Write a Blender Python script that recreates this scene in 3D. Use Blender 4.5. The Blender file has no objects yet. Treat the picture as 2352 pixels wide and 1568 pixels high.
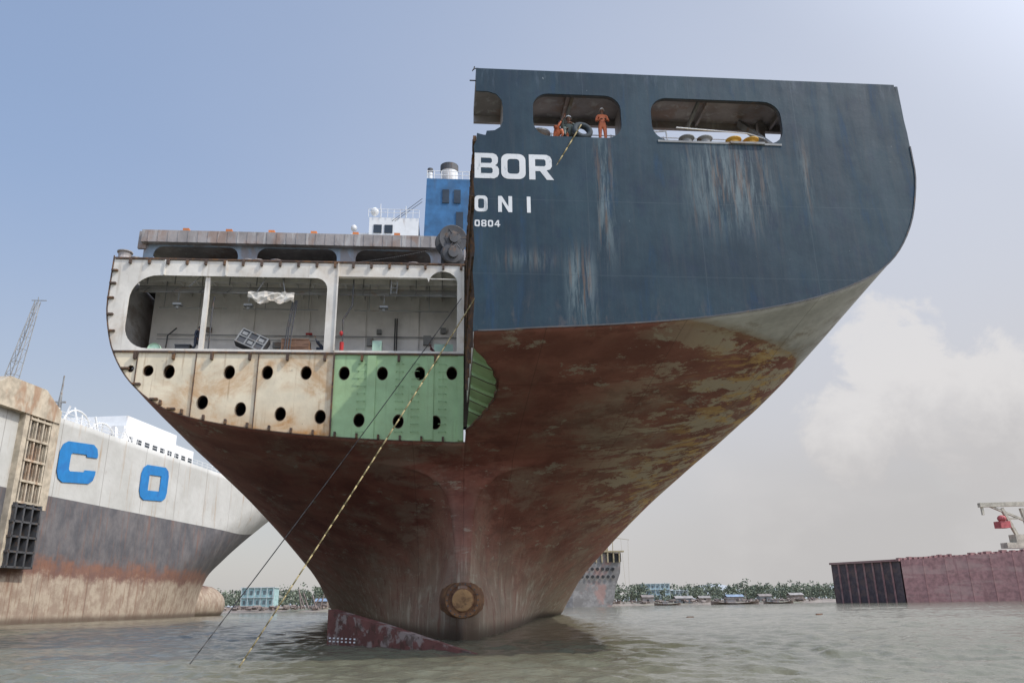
import bpy, bmesh, math, random
import numpy as np
from mathutils import Vector, Matrix
random.seed(7); rng=np.random.default_rng(7)
S=bpy.context.scene
S.view_settings.view_transform='Standard'; S.view_settings.look='None'; S.view_settings.exposure=0
COL=S.collection
# ---------------------------------------------------------------- node helper
class NB:
    def __init__(s,tree): s.t=tree; s.n=tree.nodes; s.l=tree.links
    def new(s,ty,**k):
        n=s.n.new(ty)
        for a,b in k.items(): setattr(n,a,b)
        return n
    def put(s,sock,v):
        if hasattr(v,'is_output') or isinstance(v,bpy.types.NodeSocket): s.l.new(v,sock)
        else:
            if isinstance(v,(tuple,list)) and len(v)==3 and sock.type=='RGBA': v=(*v,1)
            sock.default_value=v
    def m(s,op,a,b=0.0,c=None,clamp=False):
        n=s.new('ShaderNodeMath',operation=op,use_clamp=clamp)
        s.put(n.inputs[0],a); s.put(n.inputs[1],b)
        if c is not None: s.put(n.inputs[2],c)
        return n.outputs[0]
    def ss(s,v,lo,hi,a=0.0,b=1.0):
        n=s.new('ShaderNodeMapRange',interpolation_type='SMOOTHSTEP')
        s.put(n.inputs[0],v)
        for i,x in enumerate((lo,hi,a,b)): s.put(n.inputs[i+1],x)
        return n.outputs[0]
    def noise(s,vec,scale=(1,1,1),detail=5,rough=.55,off=(0,0,0),dist=0.0,col=False):
        mp=s.new('ShaderNodeMapping'); s.l.new(vec,mp.inputs[0])
        mp.inputs['Scale'].default_value=scale; mp.inputs['Location'].default_value=off
        n=s.new('ShaderNodeTexNoise'); n.inputs['Scale'].default_value=1; n.inputs['Detail'].default_value=detail
        n.inputs['Roughness'].default_value=rough; n.inputs['Distortion'].default_value=dist
        s.l.new(mp.outputs[0],n.inputs['Vector']); return n.outputs['Color' if col else 'Fac']
    def mix(s,f,a,b,bt='MIX'):
        n=s.new('ShaderNodeMix',data_type='RGBA',blend_type=bt)
        s.put(n.inputs[0],f); s.put(n.inputs[6],a); s.put(n.inputs[7],b); return n.outputs[2]
    def bump(s,h,st=.3,d=.05,nrm=None):
        n=s.new('ShaderNodeBump'); n.inputs['Strength'].default_value=st; n.inputs['Distance'].default_value=d
        s.l.new(h,n.inputs['Height'])
        if nrm is not None: s.l.new(nrm,n.inputs['Normal'])
        return n.outputs[0]
def newmat(name,rough=.6,metal=0.0,spec=.4):
    m=bpy.data.materials.new(name); m.use_nodes=True
    nb=NB(m.node_tree); b=m.node_tree.nodes['Principled BSDF']
    b.inputs['Roughness'].default_value=rough; b.inputs['Metallic'].default_value=metal
    b.inputs['Specular IOR Level'].default_value=spec
    g=nb.new('ShaderNodeNewGeometry'); sx=nb.new('ShaderNodeSeparateXYZ'); nb.l.new(g.outputs['Position'],sx.inputs[0])
    return m,nb,b,g.outputs['Position'],sx.outputs[0],sx.outputs[1],sx.outputs[2]
MC={}
def paint(name,base,layers=(),rough=.6,bump=.25,bscale=3.0,var=.25,metal=0.0):
    if name in MC: return MC[name]
    m,nb,b,P,X,Y,Z=newmat(name,rough,metal)
    n0=nb.noise(P,(.7,.7,.7),6,.6)
    c=nb.mix(nb.ss(n0,.3,.7,0,1),tuple(x*(1-var) for x in base),tuple(min(1,x*(1+var)) for x in base))
    for i,(col,sc,lo,hi,am) in enumerate(layers):
        n=nb.noise(P,sc,7,.62,off=(i*7.3+1,i*3.1,i*5.7),dist=.4)
        c=nb.mix(nb.ss(n,lo,hi,0,am),c,col)
    nb.put(b.inputs['Base Color'],c)
    n2=nb.noise(P,(bscale,)*3,5,.6)
    nb.l.new(nb.bump(n2,bump,.03),b.inputs['Normal'])
    MC[name]=m; return m
# ---------------------------------------------------------------- object helpers
ROOT=[None]
def root(name,loc=(0,0,0)):
    e=bpy.data.objects.new(name,None); e.empty_display_size=.5; COL.objects.link(e); e.location=loc; ROOT[0]=e
    return e
def addobj(o,mat=None,parent='cur'):
    if o.name not in COL.objects: COL.objects.link(o)
    if mat: 
        for mm in (mat if isinstance(mat,list) else [mat]): o.data.materials.append(mm)
    p=ROOT[0] if parent=='cur' else parent
    if p is not None:
        o.parent=p; o.matrix_parent_inverse=Matrix.Translation(p.location).inverted()
    return o
def meshobj(name,v,f,mat=None,smooth=False,parent='cur'):
    me=bpy.data.meshes.new(name); me.from_pydata([tuple(x) for x in v],[],f); me.update()
    if smooth: me.polygons.foreach_set('use_smooth',[True]*len(me.polygons))
    return addobj(bpy.data.objects.new(name,me),mat,parent)
class MB:
    def __init__(s): s.v=[];s.f=[]
    def box(s,x0,x1,y0,y1,z0,z1,M=None):
        k=len(s.v); c=[(x,y,z) for x in (x0,x1) for y in (y0,y1) for z in (z0,z1)]
        if M is not None: c=[tuple(M@Vector(p)) for p in c]
        s.v+=c
        for q in ((0,1,3,2),(4,6,7,5),(0,4,5,1),(2,3,7,6),(0,2,6,4),(1,5,7,3)): s.f.append(tuple(k+i for i in q))
        return s
    def beam(s,p,q,w=.1,h=None):
        p=Vector(p);q=Vector(q);d=q-p;L=d.length
        if L<1e-6: return s
        rot=d.to_track_quat('X','Z').to_matrix().to_4x4(); h=h or w
        return s.box(0,L,-w/2,w/2,-h/2,h/2,Matrix.Translation(p)@rot)
    def cyl(s,p,q,r,r2=None,n=12,cap=True):
        p=Vector(p);q=Vector(q);d=q-p;r2=r if r2 is None else r2
        M=d.to_track_quat('Z','Y').to_matrix(); k=len(s.v)
        for i in range(n):
            a=2*math.pi*i/n; u=M@Vector((math.cos(a),math.sin(a),0)); s.v.append(tuple(p+u*r)); s.v.append(tuple(q+u*r2))
        for i in range(n):
            j=(i+1)%n; s.f.append((k+2*i,k+2*j,k+2*j+1,k+2*i+1))
        if cap:
            s.f.append(tuple(k+2*i for i in reversed(range(n)))); s.f.append(tuple(k+2*i+1 for i in range(n)))
        return s
    def lathe(s,c,axis,prof,n=20):
        c=Vector(c);M=Vector(axis).to_track_quat('Z','Y').to_matrix();k=len(s.v)
        for r,h in prof:
            for i in range(n):
                a=2*math.pi*i/n; s.v.append(tuple(c+M@Vector((r*math.cos(a),r*math.sin(a),h))))
        for j in range(len(prof)-1):
            for i in range(n):
                i2=(i+1)%n; s.f.append((k+j*n+i,k+j*n+i2,k+(j+1)*n+i2,k+(j+1)*n+i))
        return s
    def tube(s,pts,r,n=8):
        for a,b in zip(pts[:-1],pts[1:]): s.cyl(a,b,r,n=n)
        return s
    def poly(s,pts):
        k=len(s.v); s.v+=[tuple(p) for p in pts]; s.f.append(tuple(range(k,k+len(pts)))); return s
    def ell(s,c,rx,ry,rz,n=12,m=8):
        k=len(s.v)
        for j in range(m+1):
            t=math.pi*j/m
            for i in range(n):
                a=2*math.pi*i/n; s.v.append((c[0]+rx*math.sin(t)*math.cos(a),c[1]+ry*math.sin(t)*math.sin(a),c[2]+rz*math.cos(t)))
        for j in range(m):
            for i in range(n):
                i2=(i+1)%n; s.f.append((k+j*n+i,k+(j+1)*n+i,k+(j+1)*n+i2,k+j*n+i2))
        return s
    def done(s,name,mat,smooth=False,parent='cur'): return meshobj(name,s.v,s.f,mat,smooth,parent)
def rrect(x0,x1,z0,z1,r,n=6):
    p=[]
    for cx,cz,a0 in ((x1-r,z1-r,0),(x0+r,z1-r,90),(x0+r,z0+r,180),(x1-r,z0+r,270)):
        for i in range(n+1):
            a=math.radians(a0+90*i/n); p.append((cx+r*math.cos(a),cz+r*math.sin(a)))
    return p
def ellp(cx,cz,rx,rz,n=18): 
    return [(cx+rx*math.cos(2*math.pi*i/n),cz+rz*math.sin(2*math.pi*i/n)) for i in range(n)]
def plate(name,outline,holes,y0,y1,mat,parent='cur'):
    cu=bpy.data.curves.new(name,'CURVE'); cu.dimensions='2D'; cu.fill_mode='BOTH'; cu.extrude=(y1-y0)/2
    for pl in [outline]+list(holes):
        sp=cu.splines.new('POLY'); sp.points.add(len(pl)-1)
        for i,(a,b) in enumerate(pl): sp.points[i].co=(a,b,0,1)
        sp.use_cyclic_u=True
    o=bpy.data.objects.new(name+'_c',cu); COL.objects.link(o)
    me=bpy.data.meshes.new_from_object(o.evaluated_get(bpy.context.evaluated_depsgraph_get()))
    bpy.data.objects.remove(o)
    me.transform(Matrix.Translation((0,(y0+y1)/2,0))@Matrix.Rotation(math.pi/2,4,'X'))
    me.name=name
    return addobj(bpy.data.objects.new(name,me),mat,parent)
def pchip(xs,ys,xq):
    xs=np.array(xs,float);ys=np.array(ys,float);h=np.diff(xs);d=np.diff(ys)/h;n=len(xs);m=np.zeros(n)
    for i in range(1,n-1):
        if d[i-1]*d[i]>0:
            w1=2*h[i]+h[i-1];w2=h[i]+2*h[i-1];m[i]=(w1+w2)/(w1/d[i-1]+w2/d[i])
    m[0]=d[0];m[-1]=d[-1]
    xq=np.clip(xq,xs[0],xs[-1]);i=np.clip(np.searchsorted(xs,xq)-1,0,n-2);t=(xq-xs[i])/h[i]
    return ((1+2*t)*(1-t)**2)*ys[i]+t*(1-t)**2*h[i]*m[i]+t*t*(3-2*t)*ys[i+1]+t*t*(t-1)*h[i]*m[i+1]
# ---------------------------------------------------------------- camera
psi=math.radians(5);th=math.atan(612/1850);ro=.0155
h=Vector((math.sin(psi),math.cos(psi),0));r=Vector((math.cos(psi),-math.sin(psi),0));zz=Vector((0,0,1))
F=h*math.cos(th)+zz*math.sin(th);U=-h*math.sin(th)+zz*math.cos(th)
R_=r*math.cos(ro)-U*math.sin(ro);U_=U*math.cos(ro)+r*math.sin(ro)
cam=bpy.data.cameras.new('camera'); co=bpy.data.objects.new('camera',cam); COL.objects.link(co)
cam.sensor_width=36; cam.lens=1850/2400*36; cam.clip_start=.5; cam.clip_end=20000
M=Matrix((R_,U_,-F)).transposed().to_4x4(); M.translation=Vector((-1.1,-30,2.0)); co.matrix_world=M
S.camera=co
# ---------------------------------------------------------------- light
SAZ=math.radians(112); SEL=math.radians(50)
sd=Vector((math.sin(SAZ)*math.cos(SEL),math.cos(SAZ)*math.cos(SEL),math.sin(SEL)))
sl=bpy.data.lights.new('sun','SUN'); sl.energy=3.0; sl.angle=math.radians(.8); sl.color=(1,.95,.88)
so=bpy.data.objects.new('sun',sl); COL.objects.link(so); so.rotation_euler=sd.to_track_quat('Z','Y').to_euler(); so.location=(60,-40,90)
W=bpy.data.worlds.new('World'); S.world=W; W.use_nodes=True
nb=NB(W.node_tree); nb.n.clear()
out=nb.new('ShaderNodeOutputWorld'); sky=nb.new('ShaderNodeTexSky',sky_type='NISHITA',sun_disc=False)
sky.sun_elevation=SEL; sky.sun_rotation=SAZ; sky.air_density=1.3; sky.dust_density=2; sky.ozone_density=2
tc=nb.new('ShaderNodeTexCoord'); D=tc.outputs['Generated']; sx=nb.new('ShaderNodeSeparateXYZ'); nb.l.new(D,sx.inputs[0])
x,y,z=sx.outputs
bg1=nb.new('ShaderNodeBackground'); nb.l.new(sky.outputs[0],bg1.inputs[0]); bg1.inputs[1].default_value=.15
def dot(v):
    n=nb.new('ShaderNodeVectorMath',operation='DOT_PRODUCT'); nb.l.new(D,n.inputs[0]); n.inputs[1].default_value=v; return n.outputs['Value']
hz=nb.ss(z,0.0,.75,1,0)
side=nb.ss(nb.m('ADD',nb.m('MULTIPLY',x,.9),nb.m('MULTIPLY',y,.25)),-.35,.75)
n1=nb.noise(D,(1.6,1.6,3.2),5,.5)
haze=nb.m('MULTIPLY_ADD',side,.30,nb.m('MULTIPLY_ADD',hz,.22,.48),clamp=True)
haze=nb.m('ADD',haze,nb.m('MULTIPLY',nb.m('SUBTRACT',n1,.5),.2),clamp=True)
hup=nb.mix(side,(.37,.48,.72),(.64,.67,.76))
hcol=nb.mix(nb.ss(z,0,.50),(.60,.585,.585),hup)
n2=nb.noise(D,(6,6,9),8,.55,off=(.3,.1,.2)); n3=nb.noise(D,(2.2,2.2,3.5),6,.5,off=(4,1,2))
edge=nb.m('ADD',nb.m('MULTIPLY',nb.m('SUBTRACT',n2,.5),.22),nb.m('MULTIPLY',nb.m('SUBTRACT',n3,.5),.4))
cm=nb.m('ADD',nb.m('SUBTRACT',.15,z),edge)
cm=nb.m('MULTIPLY',nb.ss(cm,-.07,.13),nb.ss(x,.12,.42))
shade=nb.ss(nb.m('ADD',n2,nb.m('MULTIPLY',z,1.3)),.50,.95)
ccol=nb.mix(shade,(.50,.485,.48),(.65,.63,.62))
hcol=nb.mix(nb.m('MULTIPLY',cm,.6),hcol,ccol)
n4=nb.noise(D,(13,13,15),9,.62,off=(2,5,1),dist=.2)
def puffm(az,el,lo,hi,am):
    a=math.radians(az);e=math.radians(el); v=(math.sin(a)*math.cos(e),math.cos(a)*math.cos(e),math.sin(e))
    return nb.ss(nb.m('ADD',dot(v),nb.m('MULTIPLY',nb.m('SUBTRACT',n4,.5),am)),lo,hi)
puff=nb.m('MAXIMUM',puffm(32.5,12.6,.9948,.9978,.020),puffm(29,11.0,.9972,.9992,.012))
puff=nb.m('MAXIMUM',puff,puffm(38.0,10.5,.9938,.9975,.022))
pcol=nb.mix(nb.ss(nb.m('ADD',nb.m('MULTIPLY',z,3.4),nb.m('MULTIPLY',n4,.8)),.80,1.25),(.56,.54,.54),(.80,.77,.75))
hcol=nb.mix(nb.m('MULTIPLY',puff,.70),hcol,pcol)
haze=nb.m('MAXIMUM',haze,nb.m('MAXIMUM',nb.m('MULTIPLY',cm,.9),nb.m('MULTIPLY',puff,.95)))
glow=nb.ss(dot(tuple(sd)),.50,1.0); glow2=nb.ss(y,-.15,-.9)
st=nb.m('ADD',nb.m('MULTIPLY_ADD',glow,2.4,1.0),nb.m('MULTIPLY',glow2,1.05))  # added fill: sky boosted around the sun and behind the camera
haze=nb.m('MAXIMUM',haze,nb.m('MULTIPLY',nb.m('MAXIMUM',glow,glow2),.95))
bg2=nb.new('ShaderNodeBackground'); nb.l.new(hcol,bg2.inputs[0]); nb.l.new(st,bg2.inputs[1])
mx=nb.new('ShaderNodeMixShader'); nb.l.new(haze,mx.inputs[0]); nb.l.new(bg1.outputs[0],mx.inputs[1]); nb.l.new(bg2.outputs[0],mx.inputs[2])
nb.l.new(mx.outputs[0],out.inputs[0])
# ---------------------------------------------------------------- materials
def m_transom():
    m,nb,b,P,X,Y,Z=newmat('blue_hull_paint',.5,spec=.3)
    n=nb.noise(P,(.3,.3,.3),7,.65); c=nb.mix(nb.ss(n,.35,.65),(.009,.027,.042),(.019,.046,.062))
    n=nb.noise(P,(.9,1,.6),8,.7,off=(3,3,3)); c=nb.mix(nb.ss(n,.50,.68,0,.6),c,(.008,.022,.048))
    n=nb.noise(P,(.9,1,.14),8,.70,off=(9,2,1),dist=.3); c=nb.mix(nb.ss(n,.53,.70,0,.5),c,(.016,.058,.125))
    st=nb.noise(P,(2.2,1,.24),9,.78,off=(1,5,2),dist=.35); fine=nb.noise(P,(7,1,.45),7,.75,off=(2,5,2),dist=.3)
    def win(a,b_,v,s=.8): return nb.m('MULTIPLY',nb.ss(v,a-s,a+s),nb.ss(v,b_-s,b_+s,1,0))
    w1=nb.m('MULTIPLY',win(9.6,12.9,X,1.0),win(17.6,21.5,Z,1.6))
    w2=nb.m('MULTIPLY',win(5.3,6.0,X,.35),win(16.0,21.3,Z,1.6))
    w3=nb.m('MULTIPLY',win(3.9,5.0,X,.3),win(12.8,15.8,Z,1.0))
    w4=nb.m('MULTIPLY',win(14.6,15.0,X,.3),win(18.3,21.2,Z,1.5))
    w5=nb.m('MULTIPLY',win(1.0,3.4,X,.5),win(15.2,15.9,Z,.4))
    w=nb.m('MAXIMUM',nb.m('MAXIMUM',nb.m('MAXIMUM',w1,w2),nb.m('MAXIMUM',w3,w4)),nb.m('MULTIPLY',w5,.5))
    s_=nb.m('MULTIPLY',nb.ss(nb.m('ADD',nb.m('MULTIPLY',st,.68),nb.m('MULTIPLY',fine,.32)),.44,.60),nb.m('MULTIPLY_ADD',w,.60,.03))
    c=nb.mix(s_,c,(.20,.25,.25))
    rs=nb.noise(P,(4,1,.22),7,.7,off=(7,7,7)); c=nb.mix(nb.m('MULTIPLY',nb.ss(rs,.51,.63),nb.m('MULTIPLY_ADD',w,.65,.05)),c,(.14,.085,.055))
    sp=nb.noise(P,(5,5,3),3,.5,off=(1,1,8)); c=nb.mix(nb.ss(sp,.74,.78,0,.6),c,(.25,.28,.28))
    tb=nb.noise(P,(3,1,.5),6,.7,off=(5,1,8)); c=nb.mix(nb.m('MULTIPLY',nb.ss(tb,.52,.7),nb.ss(Z,23.2,24.9,0,.4)),c,(.10,.13,.16))
    be=nb.noise(P,(1.5,1,.6),6,.7,off=(9,1,8)); c=nb.mix(nb.m('MULTIPLY',nb.ss(be,.52,.66),nb.ss(Z,14.5,12.6,0,.45)),c,(.12,.10,.09))
    def seam(v,at,wd=.018): return nb.m('LESS_THAN',nb.m('ABSOLUTE',nb.m('SUBTRACT',v,at)),wd)
    se=seam(Z,18.35)
    for q in (14.9,): se=nb.m('MAXIMUM',se,seam(Z,q))
    for q in (4.9,9.8,14.7): se=nb.m('MAXIMUM',se,seam(X,q))
    c=nb.mix(nb.m('MULTIPLY',se,.45),c,(.05,.075,.09))
    nb.put(b.inputs['Base Color'],c)
    pl=nb.noise(P,(.45,.5,.45),3,.5); f=nb.noise(P,(9,9,9),4,.6)
    nrm=nb.bump(pl,.35,.10); nb.l.new(nb.bump(f,.15,.02,nrm),b.inputs['Normal'])
    nb.put(b.inputs['Roughness'],nb.ss(n,.3,.7,.45,.7)); return m
def m_hull():
    m,nb,b,P,X,Y,Z=newmat('antifouling_hull_paint',.7,spec=.3)
    n=nb.noise(P,(.25,.22,.5),8,.65,dist=.2)
    c=nb.mix(nb.ss(n,.35,.65),(.19,.068,.052),(.31,.125,.095))
    n=nb.noise(P,(.16,.12,.55),10,.72,off=(3,1,4),dist=.3); c=nb.mix(nb.ss(n,.52,.64,0,.5),c,(.36,.29,.23))
    n=nb.noise(P,(.35,.3,1.4),10,.75,off=(8,1,4),dist=.2); c=nb.mix(nb.ss(n,.54,.58,0,.55),c,(.15,.05,.04))
    n=nb.noise(P,(.45,.35,1.8),10,.76,off=(2,9,4),dist=.2); c=nb.mix(nb.ss(n,.58,.62,0,.65),c,(.40,.37,.30))
    om=nb.m('MULTIPLY',nb.ss(X,5,12),nb.ss(Z,7.5,10.0))
    n=nb.noise(P,(.22,.42,1.5),10,.78,off=(5,5,1),dist=.3)
    c=nb.mix(nb.m('MULTIPLY',nb.ss(n,.50,.54),nb.m('MULTIPLY',om,.9)),c,(.50,.42,.32))
    n=nb.noise(P,(.22,.50,1.9),10,.78,off=(15,5,1),dist=.3)
    c=nb.mix(nb.m('MULTIPLY',nb.ss(n,.52,.56),nb.m('MULTIPLY',nb.m('MULTIPLY',om,nb.ss(X,9,16)),.9)),c,(.58,.37,.14))
    n=nb.noise(P,(.35,.15,.35),7,.6,off=(1,2,9))
    low=nb.m('ADD',nb.ss(Z,0,9.5,.62,.0),nb.m('MULTIPLY',nb.m('SUBTRACT',n,.5),1.0),clamp=True)
    c=nb.mix(low,c,(.32,.30,.225))
    fl=nb.noise(P,(3.2,.35,.22),7,.7,off=(4,4,4)); c=nb.mix(nb.m('MULTIPLY',nb.ss(fl,.52,.66),nb.ss(Z,0,8,.75,0)),c,(.54,.50,.40))
    fl=nb.noise(P,(4.5,.5,.3),7,.7,off=(14,4,4)); c=nb.mix(nb.m('MULTIPLY',nb.ss(fl,.54,.64),nb.ss(Z,0,9,.75,.15)),c,(.20,.075,.05))
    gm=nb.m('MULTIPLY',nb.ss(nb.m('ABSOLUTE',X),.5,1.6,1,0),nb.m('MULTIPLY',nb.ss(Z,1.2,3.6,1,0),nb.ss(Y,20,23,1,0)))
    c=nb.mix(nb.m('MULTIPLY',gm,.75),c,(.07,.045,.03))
    c=nb.mix(nb.ss(Z,.1,1.1,.85,0),c,(.05,.035,.022))
    ln=nb.m('SUBTRACT',Z,nb.m('MULTIPLY_ADD',Y,.075,13.0)); ln=nb.m('ADD',ln,nb.m('MULTIPLY',nb.m('SUBTRACT',nb.noise(P,(1,1,1),6,.7),.5),.15))
    g=nb.noise(P,(.5,.5,.9),7,.65,off=(6,6,6)); gc=nb.mix(nb.ss(g,.3,.7),(.40,.39,.38),(.60,.58,.56))
    r2=nb.noise(P,(.35,.35,.8),8,.72,off=(2,2,2)); gc=nb.mix(nb.ss(r2,.50,.64,0,.7),gc,(.26,.21,.17))
    c=nb.mix(nb.ss(ln,-.02,.04),c,gc)
    c=nb.mix(nb.m('MULTIPLY',nb.ss(nb.m('ABSOLUTE',ln),.04,.16,1,0),.35),c,(.30,.20,.10))
    ys=nb.m('LESS_THAN',nb.m('ABSOLUTE',nb.m('SUBTRACT',nb.m('FRACT',nb.m('MULTIPLY',Y,.125)),.75)),.0035)
    xs=nb.m('LESS_THAN',nb.m('ABSOLUTE',nb.m('SUBTRACT',nb.m('FRACT',nb.m('MULTIPLY',nb.m('ABSOLUTE',X),.17)),.5)),.0028)
    c=nb.mix(nb.m('MULTIPLY',nb.m('MAXIMUM',ys,xs),.45),c,(.05,.03,.025))
    nb.put(b.inputs['Base Color'],c)
    pl=nb.noise(P,(.35,.35,.35),3,.5); f=nb.noise(P,(2.2,1,3),8,.7)
    nrm=nb.bump(pl,.4,.18); nb.l.new(nb.bump(f,.4,.05,nrm),b.inputs['Normal']); return m
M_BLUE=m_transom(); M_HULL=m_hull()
def m_rustwhite(name,base,rust,amt,zr=None):
    m,nb,b,P,X,Y,Z=newmat(name,.65)
    n=nb.noise(P,(.6,.6,.6),6,.6); c=nb.mix(nb.ss(n,.3,.7),tuple(q*.85 for q in base),tuple(min(1,q*1.08) for q in base))
    n=nb.noise(P,(.35,.35,.45),8,.65,off=(3,2,1),dist=.5)
    f_=nb.ss(n,.46,.68,0,amt)
    if zr: f_=nb.m('ADD',f_,nb.m('MULTIPLY',nb.ss(Z,zr[0],zr[1]),nb.ss(n,.3,.6,.2,.75)),clamp=True)
    c=nb.mix(f_,c,rust)
    n=nb.noise(P,(3,3,.22),8,.65,off=(3,8,1)); c=nb.mix(nb.ss(n,.54,.70,0,amt*.9),c,tuple(q*.6 for q in rust))
    n=nb.noise(P,(3.5,3.5,3.5),6,.7,off=(1,8,6)); c=nb.mix(nb.ss(n,.66,.72,0,amt),c,(.07,.04,.025))
    nb.put(b.inputs['Base Color'],c)
    nb.l.new(nb.bump(nb.noise(P,(2,2,2),5,.6),.3,.05),b.inputs['Normal']); return m
M_WHITE=m_rustwhite('rusty_white_paint',(.74,.69,.60),(.45,.32,.19),.42)
M_ROOM=m_rustwhite('compartment_white_paint',(.83,.80,.75),(.52,.45,.37),.2)
M_TANKR=m_rustwhite('rusty_tank_paint',(.78,.67,.48),(.50,.25,.08),.7,(13.4,11.0))
M_GREEN=m_rustwhite('green_tank_paint',(.38,.55,.29),(.30,.38,.18),.35)
M_EDGE=paint('torch_cut_edge',(.09,.06,.045),[((.2,.1,.04),(3,3,3),.5,.6,.7)],.8)
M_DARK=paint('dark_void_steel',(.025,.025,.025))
M_GREY=paint('grey_steel',(.24,.24,.23),[((.2,.11,.05),(1,1,1),.55,.65,.6)])
M_DGREY=paint('dark_grey_steel',(.07,.07,.072),[((.15,.09,.05),(2,2,2),.55,.65,.6)])
M_WPAINT=paint('white_lettering_paint',(.66,.66,.64),[((.30,.33,.34),(3,3,1.2),.56,.66,.7)],.6,.1,3,.06)
M_BEAM=paint('weathered_beam_paint',(.30,.27,.25),[((.26,.14,.08),(.6,.6,.4),.50,.64,.5),((.48,.47,.44),(2,2,.3),.55,.65,.6)])
M_FUN=paint('blue_funnel_paint',(.035,.13,.27),[((.05,.10,.17),(.5,.5,.15),.5,.62,.7)])
M_HWHITE=paint('house_white_paint',(.74,.74,.72),[((.4,.3,.22),(.5,.5,.1),.58,.68,.4)],var=.05)
M_GLASS=paint('dark_window_glass',(.03,.04,.05),rough=.15)
M_ORANGE=paint('orange_paint',(.62,.20,.06)); M_YEL=paint('yellow_ochre_paint',(.62,.36,.06),[((.3,.16,.05),(2,2,2),.55,.65,.6)])
M_RUSTB=paint('brown_rust',(.16,.085,.05),[((.27,.14,.06),(1.5,1.5,1.5),.45,.6,.8),((.07,.03,.025),(3,3,3),.5,.65,.6)],.85,.5)
M_ROPEY=paint('yellow_rope_fibre',(.46,.37,.18),[((.20,.15,.08),(11,11,11),.45,.55,.7)],.9,.6,30)
M_ROPED=paint('dark_wire_rope',(.06,.055,.05))
M_WOOD=paint('crate_wood',(.34,.18,.10),[((.15,.07,.04),(1,1,8),.5,.6,.7)])
M_RUB=paint('tyre_rubber',(.04,.05,.055),rough=.8)
M_LGREEN=paint('light_green_paint',(.40,.56,.42)); M_RED=paint('red_paint',(.45,.03,.03))
# ---------------------------------------------------------------- container ship
ship=root('container_ship')
SEC={
0:[(0,12.4),(.6,12.42),(1.2,12.45),(2.4,12.55),(5,12.7),(8.6,13.0),(11.4,13.4),(14.2,14.0),(16.2,14.7),(17.7,15.5),(18.8,16.7),(19.6,18.4),(20,20.4),(20,21.6)],
14:[(0,10.6),(.6,10.6),(1.2,10.62),(2.4,10.65),(5,10.75),(8.6,11.0),(11.4,11.3),(14.2,11.75),(16.2,12.3),(17.9,13.3),(19.2,14.7),(20.1,16.6),(20.5,18.9),(20.5,21.6)],
17.4:[(0,9.5),(.4,9.5),(.8,9.6),(1.6,9.85),(4.4,10.1),(8.3,10.5),(11.3,10.9),(14.1,11.4),(16.2,12.0),(17.9,12.9),(19.2,14.3),(20.1,16.3),(20.5,18.8),(20.5,21.6)],
18.05:[(0,-2.5),(.12,-1),(.3,2.2),(.22,6),(1.3,9.0),(6.5,10.2),(10.6,10.8),(13.8,11.35),(16.1,11.95),(17.9,12.85),(19.2,14.2),(20.1,16.2),(20.5,18.7),(20.5,21.6)],
19.2:[(0,-2.5),(.75,-1),(1.05,2.2),(.62,5.6),(1.35,8.4),(5.6,9.9),(10,10.6),(13.4,11.2),(15.9,11.8),(17.8,12.7),(19.2,14),(20.1,16),(20.5,18.6),(20.5,21.6)],
22:[(0,-2.5),(1.3,-1),(1.6,1.5),(1.0,4.6),(1.5,7.2),(5.0,9.2),(9.5,10.2),(13,10.9),(15.6,11.5),(17.6,12.3),(19.1,13.6),(20.1,15.6),(20.5,18.4),(20.5,21.6)],
28:[(0,-2.5),(2.6,-1),(2.8,1.2),(2.2,3.8),(2.9,6.1),(6.0,8.1),(9.9,9.3),(13.1,10.1),(15.8,10.9),(17.8,11.9),(19.3,13.2),(20.2,15.2),(20.5,18.2),(20.5,21.6)],
38:[(0,-2.5),(4.4,-1),(4.7,1),(4.9,3),(6.0,5),(8.6,6.8),(11.8,8.3),(14.6,9.4),(16.9,10.5),(18.6,11.6),(19.8,13),(20.4,14.9),(20.5,18),(20.5,21.6)],
55:[(0,-2.5),(7,-1),(7.5,.5),(8.4,2),(10,3.6),(12.4,5.3),(14.7,6.8),(16.6,8.1),(18.1,9.3),(19.2,10.5),(20,12),(20.4,14),(20.5,17.5),(20.5,21.6)],
80:[(0,-2.5),(10.5,-1),(11.3,0),(12.4,1),(13.8,2.2),(15.3,3.4),(16.8,4.7),(18,5.8),(19,7),(19.7,8.2),(20.2,9.8),(20.5,12.5),(20.5,16.5),(20.5,21.6)],
122:[(0,-2.5),(18,-1.5),(19,-.8),(19.6,-.2),(20,.4),(20.2,1),(20.4,1.6),(20.5,2.5),(20.5,4),(20.5,5.5),(20.5,7.5),(20.5,10.5),(20.5,16),(20.5,21.6)],
230:[(0,-2.5),(18,-1.5),(19,-.8),(19.6,-.2),(20,.4),(20.2,1),(20.4,1.6),(20.5,2.5),(20.5,4),(20.5,5.5),(20.5,7.5),(20.5,10.5),(20.5,16),(20.5,21.6)]}
YS=sorted(SEC); SUB=4; NP=13*SUB+1
tt=np.linspace(0,13,NP)
SECD={}
for Yk in YS:
    a=np.array(SEC[Yk],float); SECD[Yk]=np.stack([pchip(range(14),a[:,0],tt),pchip(range(14),a[:,1],tt)],1)
def section(Yq):
    return np.stack([[pchip(YS,[SECD[k][i,0] for k in YS],np.array([Yq]))[0],pchip(YS,[SECD[k][i,1] for k in YS],np.array([Yq]))[0]] for i in range(NP)])
rowsY=sorted(set([0,.5,1,1.6]+[2+.5*i for i in range(25)]+[14,14.7,15.5,16.2,16.9,17.4,17.6,17.8,17.95,18.05,18.2,18.4,18.7,19.2,19.8,20.5,21.2,22,23,24,25.5,27,28,30,32,35,38,42,46,50,55,60,66,73,80,90,100,110,122,150,230]))
secs={Yq:section(Yq) for Yq in rowsY}
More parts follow.
